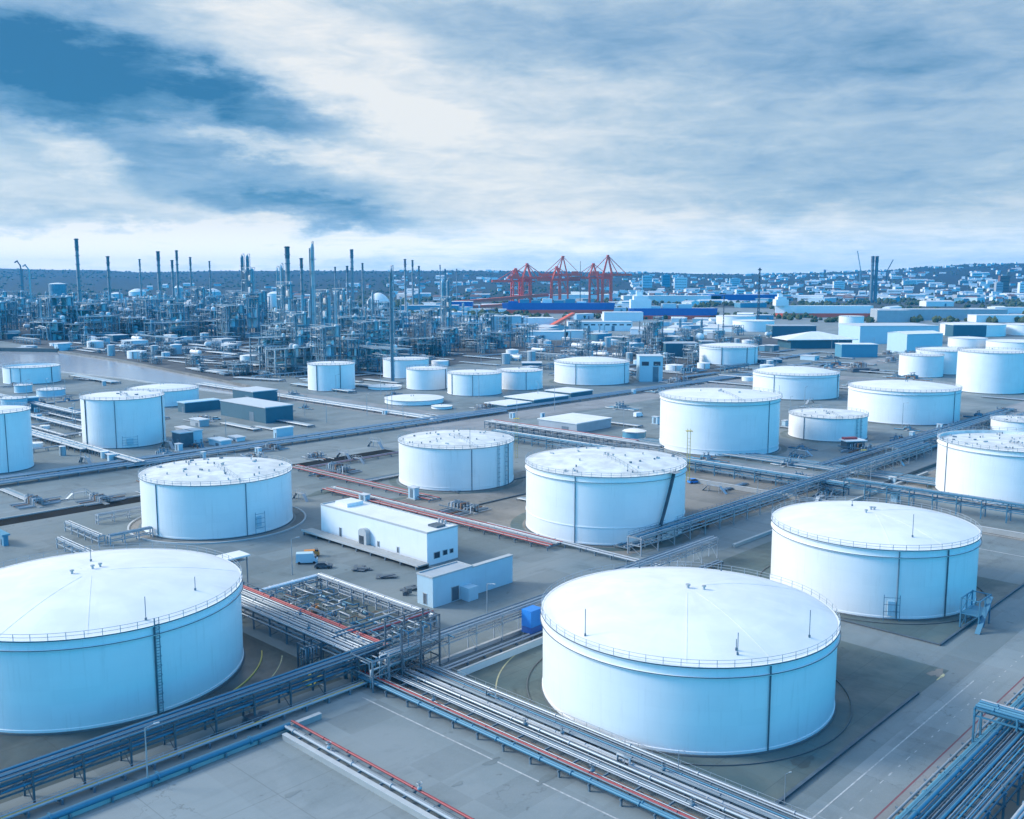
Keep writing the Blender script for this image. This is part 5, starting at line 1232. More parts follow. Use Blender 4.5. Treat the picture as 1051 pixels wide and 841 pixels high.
# ------------------------------------------------------------------ ships
def ship(label, px0, px1, base, hh, hullm, sup=None, supm='white_wall', cont=0, bow=1):
    q0, q1 = at(px0, base), at(px1, base); L = q1[0] - q0[0]; t_ = thing('ship', label, 'ship', ((q0[0] + q1[0]) / 2, q0[1] + 14, 0), 0)
    B = 13.; st_ = []
    for x_, f in ((-.5, .75), (-.45, 1), (.3, 1), (.42, .7), (.5, .08)): st_.append((x_ * L * bow, f * B))
    def hullpart(z0_, z1_, g0, g1):
        m = MB(); P0 = [(x_ * g0, -y_) for x_, y_ in st_] + [(x_ * g0, y_) for x_, y_ in reversed(st_)]; P1 = [(x_ * g1, -y_) for x_, y_ in st_] + [(x_ * g1, y_) for x_, y_ in reversed(st_)]
        n_ = len(P0); fs = [(i, (i + 1) % n_, n_ + (i + 1) % n_, n_ + i) for i in range(n_)] + [tuple(range(n_, 2 * n_))]
        if bow < 0: fs = [tuple(reversed(f)) for f in fs]
        return m.add([(a, b_, z0_) for a, b_ in P0] + [(a, b_, z1_) for a, b_ in P1], fs)
    hullpart(0, hh * .35, .96, .98).build('boot_top', 'crane_red', t_); hullpart(hh * .351, hh, .98, 1.).build('hull', hullm, t_)
    if sup:
        x_, sl_, sh_ = sup; x_ *= L
        s2 = MB().zbox(x_, 0, hh, sl_, 22, sh_ * .6).build('superstructure', supm, t_)
        MB().zbox(x_, 0, hh + sh_ * .6, sl_ * .7, 20, sh_ * .25).build('bridge', supm, s2); MB().zbox(x_ - 2, 0, hh + sh_ * .85, sl_ * .3, 8, sh_ * .3).build('funnel', supm, t_)
        for dx in (-5, 0, 6): MB().lathe([(.5, hh + sh_), (.2, hh + sh_ * 1.35)], 6, x_ + dx, 0).build('mast', 'mid_steel', t_)
    for i in range(cont):
        MB().zbox((-.4 + .7 * i / max(1, cont)) * L, 0, hh, L * .6 / cont, 20, R.uniform(3, 8)).build('cargo', R.choice(['white_wall', 'blue_paint', 'cyan_paint', 'pale_blue_wall']), t_)
    return t_
ship('long blue hulled ship below the red cranes', 515, 632, 322, 20, 'blue_paint', None, cont=7)
ship('blue hulled ship with a bright white superstructure at its left end', 646, 738, 328, 18, 'blue_paint', (-.37, 34, 24), cont=4)
ship('long white ship with a raised stern, near the twin chimney', 797, 897, 326, 20, 'white_wall', (-.44, 22, 18), bow=-1)
# ------------------------------------------------------------------ stacks, columns, vessels
def stack(label, px, topy, base, wpx, mm='stack_concrete', name='smokestack', cat='chimney', cap=True, twin=0.):
    q = at(px, base); s_ = mpp(q[1]); z_ = ztop(q[1], topy); r_ = wpx * s_ / 2
    t_ = thing(name, label, cat, (q[0], q[1]))
    for k, dx in enumerate(([-twin / 2, twin / 2] if twin else [0])):
        MB().lathe([(r_ * 1.35, 0), (r_ * 1.1, z_ * .4), (r_, z_), (r_ * .8, z_), (r_ * .8, z_ - 1)], 20, dx * s_, 0).build('shaft', mm, t_)
        MB().lathe([(r_ * 1.04, z_ * .86), (r_ * 1.12, z_ * .865), (r_ * 1.12, z_ - .2), (r_ * .9, z_ - .1)], 20, dx * s_, 0).build('head', 'dark_steel', t_)
        for f in (.4, .55, .7, .8, .9, .985): MB().lathe([(r_, z_ * f), (r_ + 1.1, z_ * f), (r_ + 1.1, z_ * f + .9), (r_, z_ * f + .9)], 16, dx * s_, 0).build('platform', 'dark_steel' if f > .9 else 'mid_steel', t_)
        m = MB().beam((dx * s_ + r_ * .3, -r_ * 1.25, 0), (dx * s_ + r_ * .3, -r_ - .25, z_), .7, .3); m.build('ladder', 'mid_steel', t_)
    return t_
def column(h_, r_, nplat, mm='column_skin', label='', cat='column', n=16):
    t_ = thing('process_column', label, cat, (0, 0, 0))
    p = [(r_ * 1.25, 0), (r_ * 1.25, h_ * .06), (r_, h_ * .08), (r_, h_ * .62), (r_ * .86, h_ * .66), (r_ * .86, h_ * .97), (r_ * .5, h_ * .995), (.01, h_)]
    MB().lathe(p, n).build('shell', mm, t_)
    for i in range(nplat):
        z_ = h_ * (.18 + .8 * i / nplat); a = R.uniform(0, 6)
        m = MB().lathe([(r_, z_), (r_ + 1.2, z_), (r_ + 1.2, z_ + .25), (r_, z_ + .25)], 12, 0, 0, True, a, a + 4.2)
        m.lathe([(r_ + 1.15, z_ + 1.1), (r_ + 1.2, z_ + 1.1), (r_ + 1.2, z_ + 1.3), (r_ + 1.15, z_ + 1.3)], 12, 0, 0, True, a, a + 4.2)
        m.build('platform', 'mid_steel', t_)
    MB().beam((r_ * .2, -r_ - .5, 0), (r_ * .2, -r_ - .5, h_ * .96), .9, .4).build('ladder', 'mid_steel', t_)
    MB().path([(0, 0, h_ - .5), (0, 0, h_ + 1.5), (r_ + 1.2, 0, h_ + 1.5), (r_ + 1.2, 0, h_ * .3)], max(.3, r_ * .16), 8).build('overhead_pipe', 'pipe_silver', t_)
    return t_
def put_col(label, px, topy, base, wpx, npl=5, mm='column_skin'):
    q = at(px, base); h_ = ztop(q[1], topy); c = column(h_, wpx * mpp(q[1]) / 2, npl, mm, label); c.location = (q[0], q[1], 0); c.rotation_euler.z = R.uniform(-1.5, 1.5); return c
for a_ in (('tallest thin smokestack at the far left of the refinery', 83.5, 245, 334, 3.2), ('dark topped smokestack right of the tallest left one', 114.5, 263, 336, 2.6), ('very thin smokestack with a small dark head, left half', 146, 266, 322, 1.5), ('thick smokestack with a collar, left of the slimmer tall one', 165.5, 258, 330, 3.),
           ('tall slim smokestack right of the collared one', 184.5, 257, 332, 2.2), ('short dark smokestack between the collared and the slim one', 179.3, 267, 328, 2.2), ('smokestack with two bulges right of the slim tall one', 198, 264, 330, 1.8), ('lone needle thin smokestack before the twin tower', 217, 268, 320, 1.3),
           ('dark wide smokestack left of the tallest centre column', 297.3, 253, 342, 4.4), ('short dark smokestack between the wide one and the tallest centre column', 311.3, 265, 340, 2.8), ('slim tall smokestack right of the tallest centre column', 362.3, 256, 322, 3.), ('thin smokestack just right of the slim tall one', 373, 270, 320, 1.8),
           ('thin banded smokestack, left of a pair near the town', 416.5, 266, 325, 2.), ('thin banded smokestack, right of a pair near the town', 424, 267, 318, 1.8), ('short thin smokestack right of the banded pair', 430.5, 273, 318, 1.7), ('needle like smokestack over the town left of the cranes', 452, 272, 305, 1.), ('tiny smokestack over the town beside the needle like one', 457, 276, 305, 1.3),
           ('thin smokestack nearest the left of the red cranes', 469, 276, 308, 1.), ('short smokestack left of the slim tall one', 357.3, 273, 322, 2.2), ('faint thin smokestack between the centre column and the slim tall one', 345, 274, 320, 1.6)):
    stack(*a_)
stack('tall blue grey twin chimney on the right above the town', 895.8, 263, 311, 2.9, 'mid_steel', twin=4.2)
for a_ in (('tallest and nearest centre column, pale with a dark head', 323.5, 250, 372, 4.6, 7), ('left tower of the twin grey towers', 251, 262, 338, 3.6, 6, 'process_steel'), ('right tower of the twin grey towers', 256.5, 262, 338, 3.6, 6, 'process_steel'), ('lower column right of the twin grey towers', 261.5, 276, 338, 3., 4), ('slim column at the left of the centre cluster', 287, 275, 360, 2.2, 4), ('second slim column at the left of the centre cluster', 291, 272, 358, 2.6, 5),
           ('bright white short column inside the centre cluster', 298, 297, 358, 5, 3, 'roof_white'), ('slim pale column right of the tallest centre one', 339, 303, 372, 3.2, 3), ('pale stout column pair member right of the tallest centre one', 345.5, 300, 368, 3.2, 3), ('dark tall near column between the lone tank and the tank behind the row', 403.4, 275, 392, 2.5, 9, 'process_steel'),
           ('left pale column of the stout pair by the white dome', 454.5, 288, 352, 3.6, 6), ('right dark column of the stout pair', 460.5, 287, 354, 4.4, 6, 'process_steel'), ('dark thin column left of the slim tall smokestack', 349.5, 289, 345, 1.8, 4, 'dark_steel'), ('slender column at the right end of the centre cluster', 383, 300, 352, 2.2, 4),
           ('pale column before the long steel frames on the left', 67, 303, 346, 3.2, 3), ('pale slim column at the left frames', 44, 306, 347, 2.4, 3), ('stout pale column left of the sphere', 171, 301, 341, 3.4, 4), ('stout pale column with a cone, below the collared smokestack', 165, 300, 338, 3.8, 4), ('slim column right of the sphere', 213, 305, 335, 2.4, 3)):
    put_col(*a_)
# flare-like bent cranes on the far left
for i, (px, tp_, lb) in enumerate(((23, 268, 'dark bent topped loading crane at the far left skyline'), (31, 272, 'pale bent topped loading crane beside the dark one'))):
    q = at(px + 2, 322); zt = ztop(q[1], tp_); t_ = thing('loading_crane', lb, 'crane', (q[0], q[1]))
    MB().beam((0, 0, 0), (0, 0, zt * .85), 3.6 if i == 0 else 2.6).build('tower', 'mid_steel' if i == 0 else 'steel', t_)
    MB().path([(0, 0, zt * .8), (-2, 0, zt * .92), (-7, 0, zt), (-12, 0, zt * .97)], 1.4, 6).build('jib', 'dark_steel' if i == 0 else 'steel', t_)
# tower cranes and masts on the right skyline
def latmast(label, px, topy, base, wpx, jib=None, name='lattice_mast', cat='mast', mm='dark_steel'):
    q = at(px, base); zt = ztop(q[1], topy); w__ = wpx * mpp(q[1]) / 2; t_ = thing(name, label, cat, (q[0], q[1])); m = MB(); k = 14
    for ix in (-1, 1):
        for iy in (-1, 1): m.beam((ix * w__, iy * w__, 0), (ix * w__ * .5, iy * w__ * .5, zt), w__ * .35)
    for i in range(k):
        f0, f1 = 1 - .5 * i / k, 1 - .5 * (i + 1) / k; z0_, z1_ = zt * i / k, zt * (i + 1) / k
        for iy in (-1, 1): m.beam((-w__ * f0, iy * w__ * f0, z0_), (w__ * f1, iy * w__ * f1, z1_), w__ * .2); m.beam((w__ * f0, iy * w__ * f0, z0_), (-w__ * f1, iy * w__ * f1, z1_), w__ * .2)
    m.build('lattice', mm, t_)
    if jib: MB().beam((0, 0, zt), (jib[0] * mpp(q[1]), 0, zt + jib[1] * mpp(q[1])), w__ * 1.1).build('jib', mm, t_)
    else: MB().box(0, 0, zt - 3, w__ * 3.4, w__ * 3.4, 2.).build('head', mm, t_)
    return t_
latmast('dark lattice mast standing above the far white tanks', 778, 275, 330, 1.9)
latmast('pale tower crane with its jib leaning left, left of the twin chimney', 882, 276, 300, 1.3, (-4, 18), 'tower_crane', 'crane', 'steel')
latmast('dark tower crane with its jib leaning right, right of the twin chimney', 909, 279, 300, 1.3, (6, 12), 'tower_crane', 'crane')
latmast('short distant mast on the ridge between crane and twin chimney', 846, 277, 292, 2.2)
latmast('thin lattice mast rising through the tanks behind the blue hulled ship', 742, 303, 347, 1.)
latmast('thin lattice mast in the pipe fields below the red conveyor', 604, 332, 372, 1.)
# sphere, domes
def sphere_tank(label, px, base, dpx):
    q = at(px, base); r_ = dpx * mpp(q[1]) / 2; zc = r_ * 1.25; t_ = thing('sphere_tank', label, 'sphere tank', (q[0], q[1]))
    MB().lathe([(max(.01, r_ * cos(-pi / 2 + pi * i / 14)), zc + r_ * sin(-pi / 2 + pi * i / 14)) for i in range(15)], 24).build('shell', 'roof_white', t_)
    for i in range(8): a = 2 * pi * i / 8; MB().tube((r_ * .97 * cos(a), r_ * .97 * sin(a), 0), (r_ * .97 * cos(a), r_ * .97 * sin(a), zc), .45, 6).build('leg', 'steel', t_)
    return t_
sphere_tank('big white sphere tank in the left refinery with a round pipe arch', 197, 327, 17)
sphere_tank('small white sphere tank at the foot of the left columns', 125, 337, 5); sphere_tank('small white sphere at the foot of the collared smokestack', 164, 336, 5)
sphere_tank('small white dome vessel right of the plant building', 718, 352, 9)
def dome_tank(label, px, base, wpx, hpx, dome, shell='tank_paint'):
    q = at(px, base); s_ = mpp(q[1]); tank(q[0], q[1] + wpx * s_ / 2, wpx * s_ / 2, hpx * s_, label, dome=dome, girder=False, rail=False, n=32, vents=1, shell=shell)
dome_tank('white domed hall like tank behind the slim tall smokestack', 387, 318, 24, 8, .75)
dome_tank('pale domed tank at the extreme left among the refinery units', 3, 322, 26, 16, .2, 'pale_blue_wall')
dome_tank('white domed tank behind the small twin spheres', 138, 305, 17, 5, .4)
dome_tank('white domed tank behind the big sphere', 216, 312, 17, 12, .4, 'pale_blue_wall')
dome_tank('white capped vessel behind the collared smokestack', 182, 312, 10, 16, .5, 'process_steel' if 0 else 'column_skin')
dome_tank('white capped roof in the far left refinery', 56, 310, 17, 18, .15, 'process_steel')
dome_tank('pale domed tank between the left frames and the columns', 118, 316, 12, 14, .25, 'pale_blue_wall')
dome_tank('white domed tank left of the centre cluster columns', 281, 318, 16, 16, .3)
GV = 'blue vertical tanks in a row behind the adjoining tanks'
for i in range(11):
    px = 466 + i * 6.9
    if 505 < px < 536: continue
    q = at(px, 349 + (i % 2)); s_ = mpp(q[1]); tt = tank(q[0], q[1] + 3, 2.6 * s_, (15, 12, 17)[i % 3] * s_ * .8, '', dome=.15, girder=False, rail=False, n=20, vents=1, shell='pale_blue_wall' if i % 3 else 'column_skin')
    pend(tt, 'slim pale blue vertical tank in the row behind the adjoining tanks', GV)

# ------------------------------------------------------------------ refinery units
def unit(seed, sx, sy, h_, nl, mm):
    Q = random.Random(seed); t_ = thing('process_unit', '', 'process unit', (0, 0, 0))
    for i in range(4):
        for j in (-.5, .5): MB().zbox((-.5 + i / 3) * sx, j * sy, 0, .9, .9, h_).build('post', mm, t_)
    for k in range(1, nl + 1):
        z_ = h_ * k / nl; m = MB()
        m.box(0, 0, z_ - .3, sx + 1.5, sy + 1.5, .5); m.build('deck', 'process_steel', t_)
        m = MB()
        for j in (-.5, .5): m.beam((-sx / 2 - .8, j * (sy + 1.5), z_ + 1.2), (sx / 2 + .8, j * (sy + 1.5), z_ + 1.2), .25)
        for i in range(9): m.beam((-sx / 2 + sx * i / 8, -sy / 2 - .8, z_), (-sx / 2 + sx * i / 8, -sy / 2 - .8, z_ + 1.2), .2)
        m.build('railing', 'steel', t_)
    m = MB()
    for k in range(nl):
        for i in range(3):
            if Q.random() < .5: m.beam(((-.5 + i / 3) * sx, -sy / 2, h_ * k / nl), ((-.5 + (i + 1) / 3) * sx, -sy / 2, h_ * (k + 1) / nl), .4)
    if m.v: m.build('bracing', mm, t_)
    for i in range(6):
        x_, y_ = Q.uniform(-.42, .42) * sx, Q.uniform(-.4, .4) * sy; k = Q.randrange(nl); z_ = h_ * k / nl; r_ = Q.uniform(1., 2.4); hh = h_ / nl * Q.uniform(.6, 1.5)
        MB().lathe([(r_, z_), (r_, z_ + hh), (r_ * .6, z_ + hh + r_ * .4), (.01, z_ + hh + r_ * .5)], 12, x_, y_).build('vessel', Q.choice(['column_skin', 'roof_white', 'pipe_pale', 'process_steel', 'pale_blue_wall']), t_)
    for i in range(3):
        y_, k = Q.uniform(-.4, .4) * sy, Q.randrange(nl); z_ = h_ * k / nl + 2.2; x_ = Q.uniform(-.3, .1) * sx
        MB().path([(x_, y_, z_), (x_ + sx * .35, y_, z_)], Q.uniform(1., 1.7), 12).build('drum', Q.choice(['column_skin', 'pipe_pale', 'roof_white']), t_)
    for i in range(9):
        x_, y_ = Q.uniform(-.5, .5) * sx, -sy / 2 - Q.uniform(.5, 2.5); z0_, z1_ = Q.uniform(0, h_ * .3), Q.uniform(h_ * .5, h_ * 1.08); x2 = Q.uniform(-.6, .6) * sx
        MB().path([(x_, y_, z0_), (x_, y_, z1_), (x2, y_, z1_), (x2, y_ + 1, z1_ - 3)], Q.uniform(.25, .55), 6).build('pipe', Q.choice(['pipe_silver', 'pipe_pale', 'mid_steel', 'pipe_blue', 'steel']), t_)
    return t_
UP = [Proto(unit(1, 34, 14, 26, 4, 'process_steel')), Proto(unit(2, 22, 16, 34, 5, 'mid_steel')), Proto(unit(3, 44, 12, 16, 2, 'process_steel')), Proto(unit(4, 26, 12, 22, 3, 'steel')), Proto(unit(5, 16, 12, 30, 4, 'process_steel'))]
CPn = [Proto(column(40, 2.0, 6)), Proto(column(34, 1.4, 4)), Proto(column(28, 2.6, 3, 'process_steel')), Proto(column(44, 1.1, 7, 'steel'))]
def furnace():
    t_ = thing('furnace', '', 'furnace', (0, 0, 0))
    MB().zbox(0, 0, 2, 16, 9, 13).build('firebox', 'grey_wall', t_)
    m = MB()
    for ix in (-8, -2.7, 2.7, 8):
        for iy in (-4.6, 4.6): m.zbox(ix, iy, 0, .7, .5, 15)
    m.build('buckstay', 'mid_steel', t_)
    MB().add([(-8, -4.5, 15), (8, -4.5, 15), (8, 4.5, 15), (-8, 4.5, 15), (-2, -1.6, 20), (2, -1.6, 20), (2, 1.6, 20), (-2, 1.6, 20)], [(0, 1, 5, 4), (1, 2, 6, 5), (2, 3, 7, 6), (3, 0, 4, 7), (4, 5, 6, 7)]).build('hood', 'grey_wall', t_)
    MB().lathe([(1.7, 19.8), (1.4, 46)], 16).build('stack', 'column_skin', t_)
    for i in range(3): MB().zbox(0, -5.6, 4 + i * 4.5, 17, 1.6, .2).build('walkway', 'process_steel', t_)
    return t_
def drumset():
    t_ = thing('horizontal_drum', '', 'drum', (0, 0, 0)); r_ = 2.2
    pr = [(.01, -9.5), (r_ * .6, -9.2), (r_, -8), (r_, 8), (r_ * .6, 9.2), (.01, 9.5)]
    m = MB().lathe(pr, 16); m.v = [(z_, x_, y_ + 4.5) for x_, y_, z_ in m.v]; m.build('shell', 'roof_white', t_)
    for x_ in (-5.5, 5.5): MB().zbox(x_, 0, 0, 1., 3.6, 3.2).build('saddle', 'concrete', t_)
    MB().path([(2, 0, 6.5), (2, 0, 8.5), (6, 0, 8.5), (6, -3, 8.5), (6, -3, 0)], .35, 8).build('pipe', 'pipe_silver', t_)
    MB().zbox(-2, 0, 6.8, 6, 2.2, .2).build('platform', 'process_steel', t_); return t_
FP, DP = Proto(furnace()), Proto(drumset())
def far_rack(nl, L, seed):
    Q = random.Random(seed)
    t_ = rack('', (0, 0), (1, 0), 0, L, 8, tuple(5. + 3 * k for k in range(nl)), [(Q.uniform(-3.8, 3.8), 5.5 + 3 * (i % nl) + Q.uniform(0, .3), Q.uniform(.25, .5), Q.choice([S, P_, B_, M_, P_])) for i in range(6 * nl)], 12, 'process_steel', post=.7); return t_
RKP = [Proto(far_rack(2, 70, 1)), Proto(far_rack(1, 100, 2)), Proto(far_rack(3, 55, 3))]
def track_proto(L, seed):
    Q = random.Random(seed)
    return rack('', (0, 0), (1, 0), 0, L, 9, (1.4,), [(-4 + i * 1.1, 1.9, Q.uniform(.25, .45), Q.choice([S, P_, P_, B_, M_])) for i in range(8)], 12, 'mid_steel', 'pipe_track', 'pipe track', post=.5)
TKP = [Proto(track_proto(90, 1)), Proto(track_proto(60, 2))]
def manifold(seed, k):
    Q = random.Random(seed); t_ = thing('valve_manifold', '', 'valve manifold', (0, 0, 0))
    for i in range(k):
        x_ = -k * .5 + i; hh = Q.uniform(.9, 2.); MB().path([(x_, -5, .25), (x_, -1, .25), (x_, -1, hh), (x_, 1.2, hh), (x_, 1.2, .3), (x_, Q.uniform(4, 9), .3)], Q.uniform(.12, .22), 7).build('pipe', Q.choice(['pipe_silver', 'pipe_pale', 'mid_steel', 'pipe_blue', 'rust']), t_)
    MB().zbox(0, 0, 0, k + 1, 1.2, .2).build('plinth', 'concrete', t_)
    valves(t_, [(-k * .5 + i, 0, 1.5) for i in range(0, k, 2)]); MB().beam((-k * .6, 2.4, 1.), (k * .6, 2.4, 1.), .12, .3).build('crossbeam', 'mid_steel', t_); return t_
MFP0 = [Proto(manifold(1, 5)), Proto(manifold(2, 8)), Proto(manifold(3, 3))]
RQ = random.Random(5)
placed = []
def inside(pt, pg):
    c_ = False; n_ = len(pg)
    for i in range(n_):
        (xa, ya), (xb, yb) = pg[i], pg[i - 1]
        if (ya > pt[1]) != (yb > pt[1]) and pt[0] < (xb - xa) * (pt[1] - ya) / (yb - ya) + xa: c_ = not c_
    return c_
def free(x_, y_, r_):
    for e in ((0, 0), (-18, 0), (18, 0), (0, 18), (0, -18)):
        if inside((x_ + e[0], y_ + e[1]), canal): return False
    for a, b_, c in placed:
        if (a - x_) ** 2 + (b_ - y_) ** 2 < (c + r_) ** 2: return False
    placed.append((x_, y_, r_)); return True
placed += TANKS
for o in list(COL.objects):
    if o.parent is None and o.name.startswith(('smokestack', 'process_column', 'sphere_tank')): placed.append((o.location.x, o.location.y, 5))
def zone(x0, x1, y0, y1, n, protos, base, group, sc0=.8, sc1=1.2, rad=10, rzs=None, zs=(.8, 1.2)):
    k = 0; tries = 0
    while k < n and tries < n * 14:
        tries += 1; px, py = RQ.uniform(x0, x1), RQ.uniform(y0, y1); q = at(px, py)
        if not free(q[0], q[1], rad): continue
        s_ = RQ.uniform(sc0, sc1); p = RQ.choice(protos)
        o = p.place((q[0], q[1], 0), RQ.choice(rzs or (GA, VA, VA, GA + pi)), (s_, s_, s_ * RQ.uniform(*zs))); pend(o, base, group); k += 1
GU, GC = 'steel process units of the refinery', 'process columns of the refinery'
zone(-30, 270, 327, 349, 95, UP, 'steel framed process unit in the left refinery', GU, .9, 1.35, 8)
zone(-30, 270, 314, 328, 50, UP, 'distant steel framed process unit in the left refinery', GU, .9, 1.3, 13)
zone(275, 400, 352, 384, 30, UP, 'steel framed process unit in the centre cluster', GU, .7, 1.15, 5.5)
zone(60, 300, 346, 388, 60, UP, 'low steel framed unit in the field before the refinery', GU, .22, .5, 4.5, zs=(.5, .8))
zone(275, 400, 328, 350, 34, UP, 'steel framed process unit behind the centre cluster', GU, .8, 1.15, 8)
zone(400, 540, 336, 366, 34, UP, 'steel framed process unit near the stout column pair', GU, .5, .9, 6)
zone(-20, 270, 318, 346, 60, CPn, 'slim process column in the left refinery', GC, .8, 1.15, 4)
zone(278, 345, 340, 372, 26, CPn, 'slim process column in the centre cluster', GC, .75, 1.15, 3)
zone(345, 400, 332, 368, 18, CPn, 'slim process column right of the tallest centre column', GC, .6, 1., 3)
zone(400, 500, 330, 358, 12, CPn, 'slim process column by the stout column pair', GC, .5, .8, 3)
zone(540, 760, 340, 362, 10, CPn, 'short slim column in the plants behind the centre tanks', GC, .35, .6, 3)
zone(0, 390, 322, 350, 10, [FP], 'boxy furnace with its own stack in the refinery', 'furnaces of the refinery', .8, 1.1, 9)
zone(0, 420, 326, 372, 20, [DP], 'white horizontal drum in the refinery', 'horizontal drums', .8, 1.3, 7)
zone(520, 800, 346, 372, 14, [DP], 'white horizontal drum in the pipe fields behind the centre', 'horizontal drums', .6, 1., 6)
zone(0, 290, 342, 352, 8, [RKP[0], RKP[1]], 'elevated pipe rack before the left refinery', 'pipe racks of the refinery', .8, 1.1, 12, (VA, VA, 0))
zone(270, 420, 345, 385, 12, RKP, 'elevated pipe rack in the centre cluster', 'pipe racks of the refinery', .5, .8, 10)
zone(400, 560, 344, 370, 10, RKP, 'elevated pipe rack near the stout column pair', 'pipe racks of the refinery', .5, .8, 9)
zone(560, 800, 350, 380, 12, RKP, 'elevated pipe rack in the pipe fields behind the centre', 'pipe racks of the refinery', .4, .6, 9)
zone(520, 780, 338, 374, 46, UP, 'low steel framed unit in the plants behind the centre', GU, .25, .5, 5)
zone(70, 330, 350, 390, 70, TKP, 'ground pipe track in the field between refinery and canal', 'pipe tracks', .5, .9, 3.5, (VA, VA, GA, VA + .3))
zone(300, 400, 376, 398, 14, TKP, 'ground pipe track left of the lone tank', 'pipe tracks', .4, .7, 5, (VA, GA, VA))
zone(400, 560, 362, 378, 8, TKP, 'ground pipe track behind the adjoining tanks', 'pipe tracks', .4, .7, 5, (VA, GA, VA))
zone(560, 800, 360, 394, 40, TKP, 'ground pipe track behind the tall projecting rim tank', 'pipe tracks', .4, .7, 5, (VA, GA, VA))
zone(770, 960, 362, 392, 18, TKP, 'ground pipe track behind the broad right tanks', 'pipe tracks', .4, .6, 5, (VA, GA, VA))
for px, base, ty, w_, lb in ((256, 339, 277, .5, 'tall framed tower around the foot of the twin grey towers'), (294, 362, 292, .55, 'tall steel frame inside the centre cluster under the dark wide smokestack'), (332, 366, 300, .5, 'tall steel frame right of the tallest centre column'), (205, 336, 296, .7, 'tall steel frame right of the big sphere'),
                         (349, 352, 298, .5, 'tall steel frame behind the pale stout columns'), (458, 356, 306, .4, 'steel frame at the foot of the stout column pair'), (60, 346, 305, 1.5, 'long tall steel frame block in the far left refinery'), (98, 345, 312, 1.2, 'second long steel frame block in the left refinery'), (306, 378, 322, .6, 'near dark frame in front of the centre cluster'), (335, 384, 335, .8, 'lower near frame left of the lone tank'), (376, 372, 330, .8, 'wide frame right of the centre cluster'), (668, 353, 330, .9, 'boxy plant frame left of the teal tank house')):
    q = at(px, base); p_ = UP[1]; h0_ = 34.; p_.place((q[0], q[1], 0), VA, (w_, w_, ztop(q[1], ty) / h0_), label=lb); p_.root  # individually labelled frames
zone(770, 960, 362, 392, 14, MFP0, 'valve manifold behind the broad right tanks', 'valve manifolds', 1.5, 2.6, 6)
zone(560, 800, 352, 394, 20, MFP0, 'valve manifold in the pipe fields', 'valve manifolds', 1.5, 2.6, 5)
# small round vessels
def smallt(r_, h_, mm):
    t_ = thing('small_tank', '', 'small tank', (0, 0, 0)); MB().lathe([(r_, 0), (r_, h_)], 20).build('shell', mm, t_); MB().lathe([(r_ + .1, h_ - .1), (r_ + .1, h_ + .1), (.01, h_ + r_ * .15)], 20).build('roof', 'roof_white', t_)
    MB().beam((r_ * .7, -r_ * .8, 0), (r_ * .7, -r_ * .8, h_), .5).build('ladder', 'mid_steel', t_); return t_
STP = [Proto(smallt(5, 7, 'pale_blue_wall')), Proto(smallt(3.4, 9, 'column_skin')), Proto(smallt(7, 5, 'tank_paint'))]
zone(90, 300, 346, 380, 12, STP, 'small round tank in the field before the refinery', 'small tanks', .7, 1.2, 7)
zone(380, 560, 352, 376, 10, STP, 'small round tank behind the adjoining tanks', 'small tanks', .7, 1.1, 7)
zone(560, 790, 352, 392, 14, STP, 'small round tank in the pipe fields behind the centre', 'small tanks', .6, 1.1, 7)
zone(0, 150, 385, 470, 9, STP, 'small round tank in the yard of the pale blue tanks', 'small tanks', .25, .5, 5)
# clutter between the tanks: manifolds, valve stands, cabinets
def platf():
    t_ = thing('crossover_stair', '', 'stair', (0, 0, 0))
    MB().zbox(0, 0, 2., 4, 1.4, .12).build('deck', 'steel', t_)
    for s_ in (-1, 1):
        MB().beam((s_ * 2, 0, 2.05), (s_ * 4.2, 0, 0), 1.2, .14).build('flight', 'steel', t_)
        m = MB()
        for sy in (-.7, .7): m.beam((s_ * 2, sy, 3.1), (s_ * 4.2, sy, 1.), .07); m.beam((0, sy, 3.1), (s_ * 2, sy, 3.1), .07); m.beam((s_ * 2, sy, 0), (s_ * 2, sy, 3.1), .1)
        m.build('handrail', 'pipe_pale', t_)
    return t_
def cabinet():
    t_ = thing('cabinet', '', 'cabinet', (0, 0, 0)); MB().zbox(0, 0, .15, 2.2, 1.3, 2.1).build('body', 'pale_blue_wall', t_); MB().zbox(0, 0, 2.26, 2.5, 1.6, .12).build('roof', 'roof_grey', t_); MB().box(0, -.68, 1.2, .9, .06, 1.7).build('door', 'mid_steel', t_); MB().zbox(0, 0, 0, 2.8, 1.9, .14).build('plinth', 'concrete', t_); return t_
MFP = MFP0
XP, CB = Proto(platf()), Proto(cabinet())
for nm, zz in (('in the yards of the centre tanks', (300, 800, 400, 530)), ('in the yards of the right tanks', (800, 1050, 395, 520)), ('in the yards of the left tanks', (0, 300, 395, 520))):
    zone(*zz, 16, MFP, 'small valve manifold ' + nm, 'valve manifolds', .9, 1.6, 6, (GA, VA, GA + pi, VA + pi))
    zone(*zz, 8, [XP], 'crossover stair ' + nm, 'crossover stairs', .9, 1.2, 3)
    zone(*zz, 8, [CB], 'pale equipment cabinet ' + nm, 'equipment cabinets', .9, 1.5, 3)
    zone(*zz, 9, [TKP[1]], 'short ground pipe track ' + nm, 'pipe tracks', .25, .5, 8)
# lamps and thin posts through the middle distance
for i in range(60):
    px, py = RQ.uniform(20, 1030), RQ.uniform(352, 440); q = at(px, py)
    if not free(q[0], q[1], 1.5): continue
    o = pp.place((q[0], q[1], 0), RQ.uniform(0, 6), (1.3, 1.3, RQ.uniform(1., 1.7))); pend(o, 'thin distant lamp post among the tank yards', 'lamp posts of the tank yards')

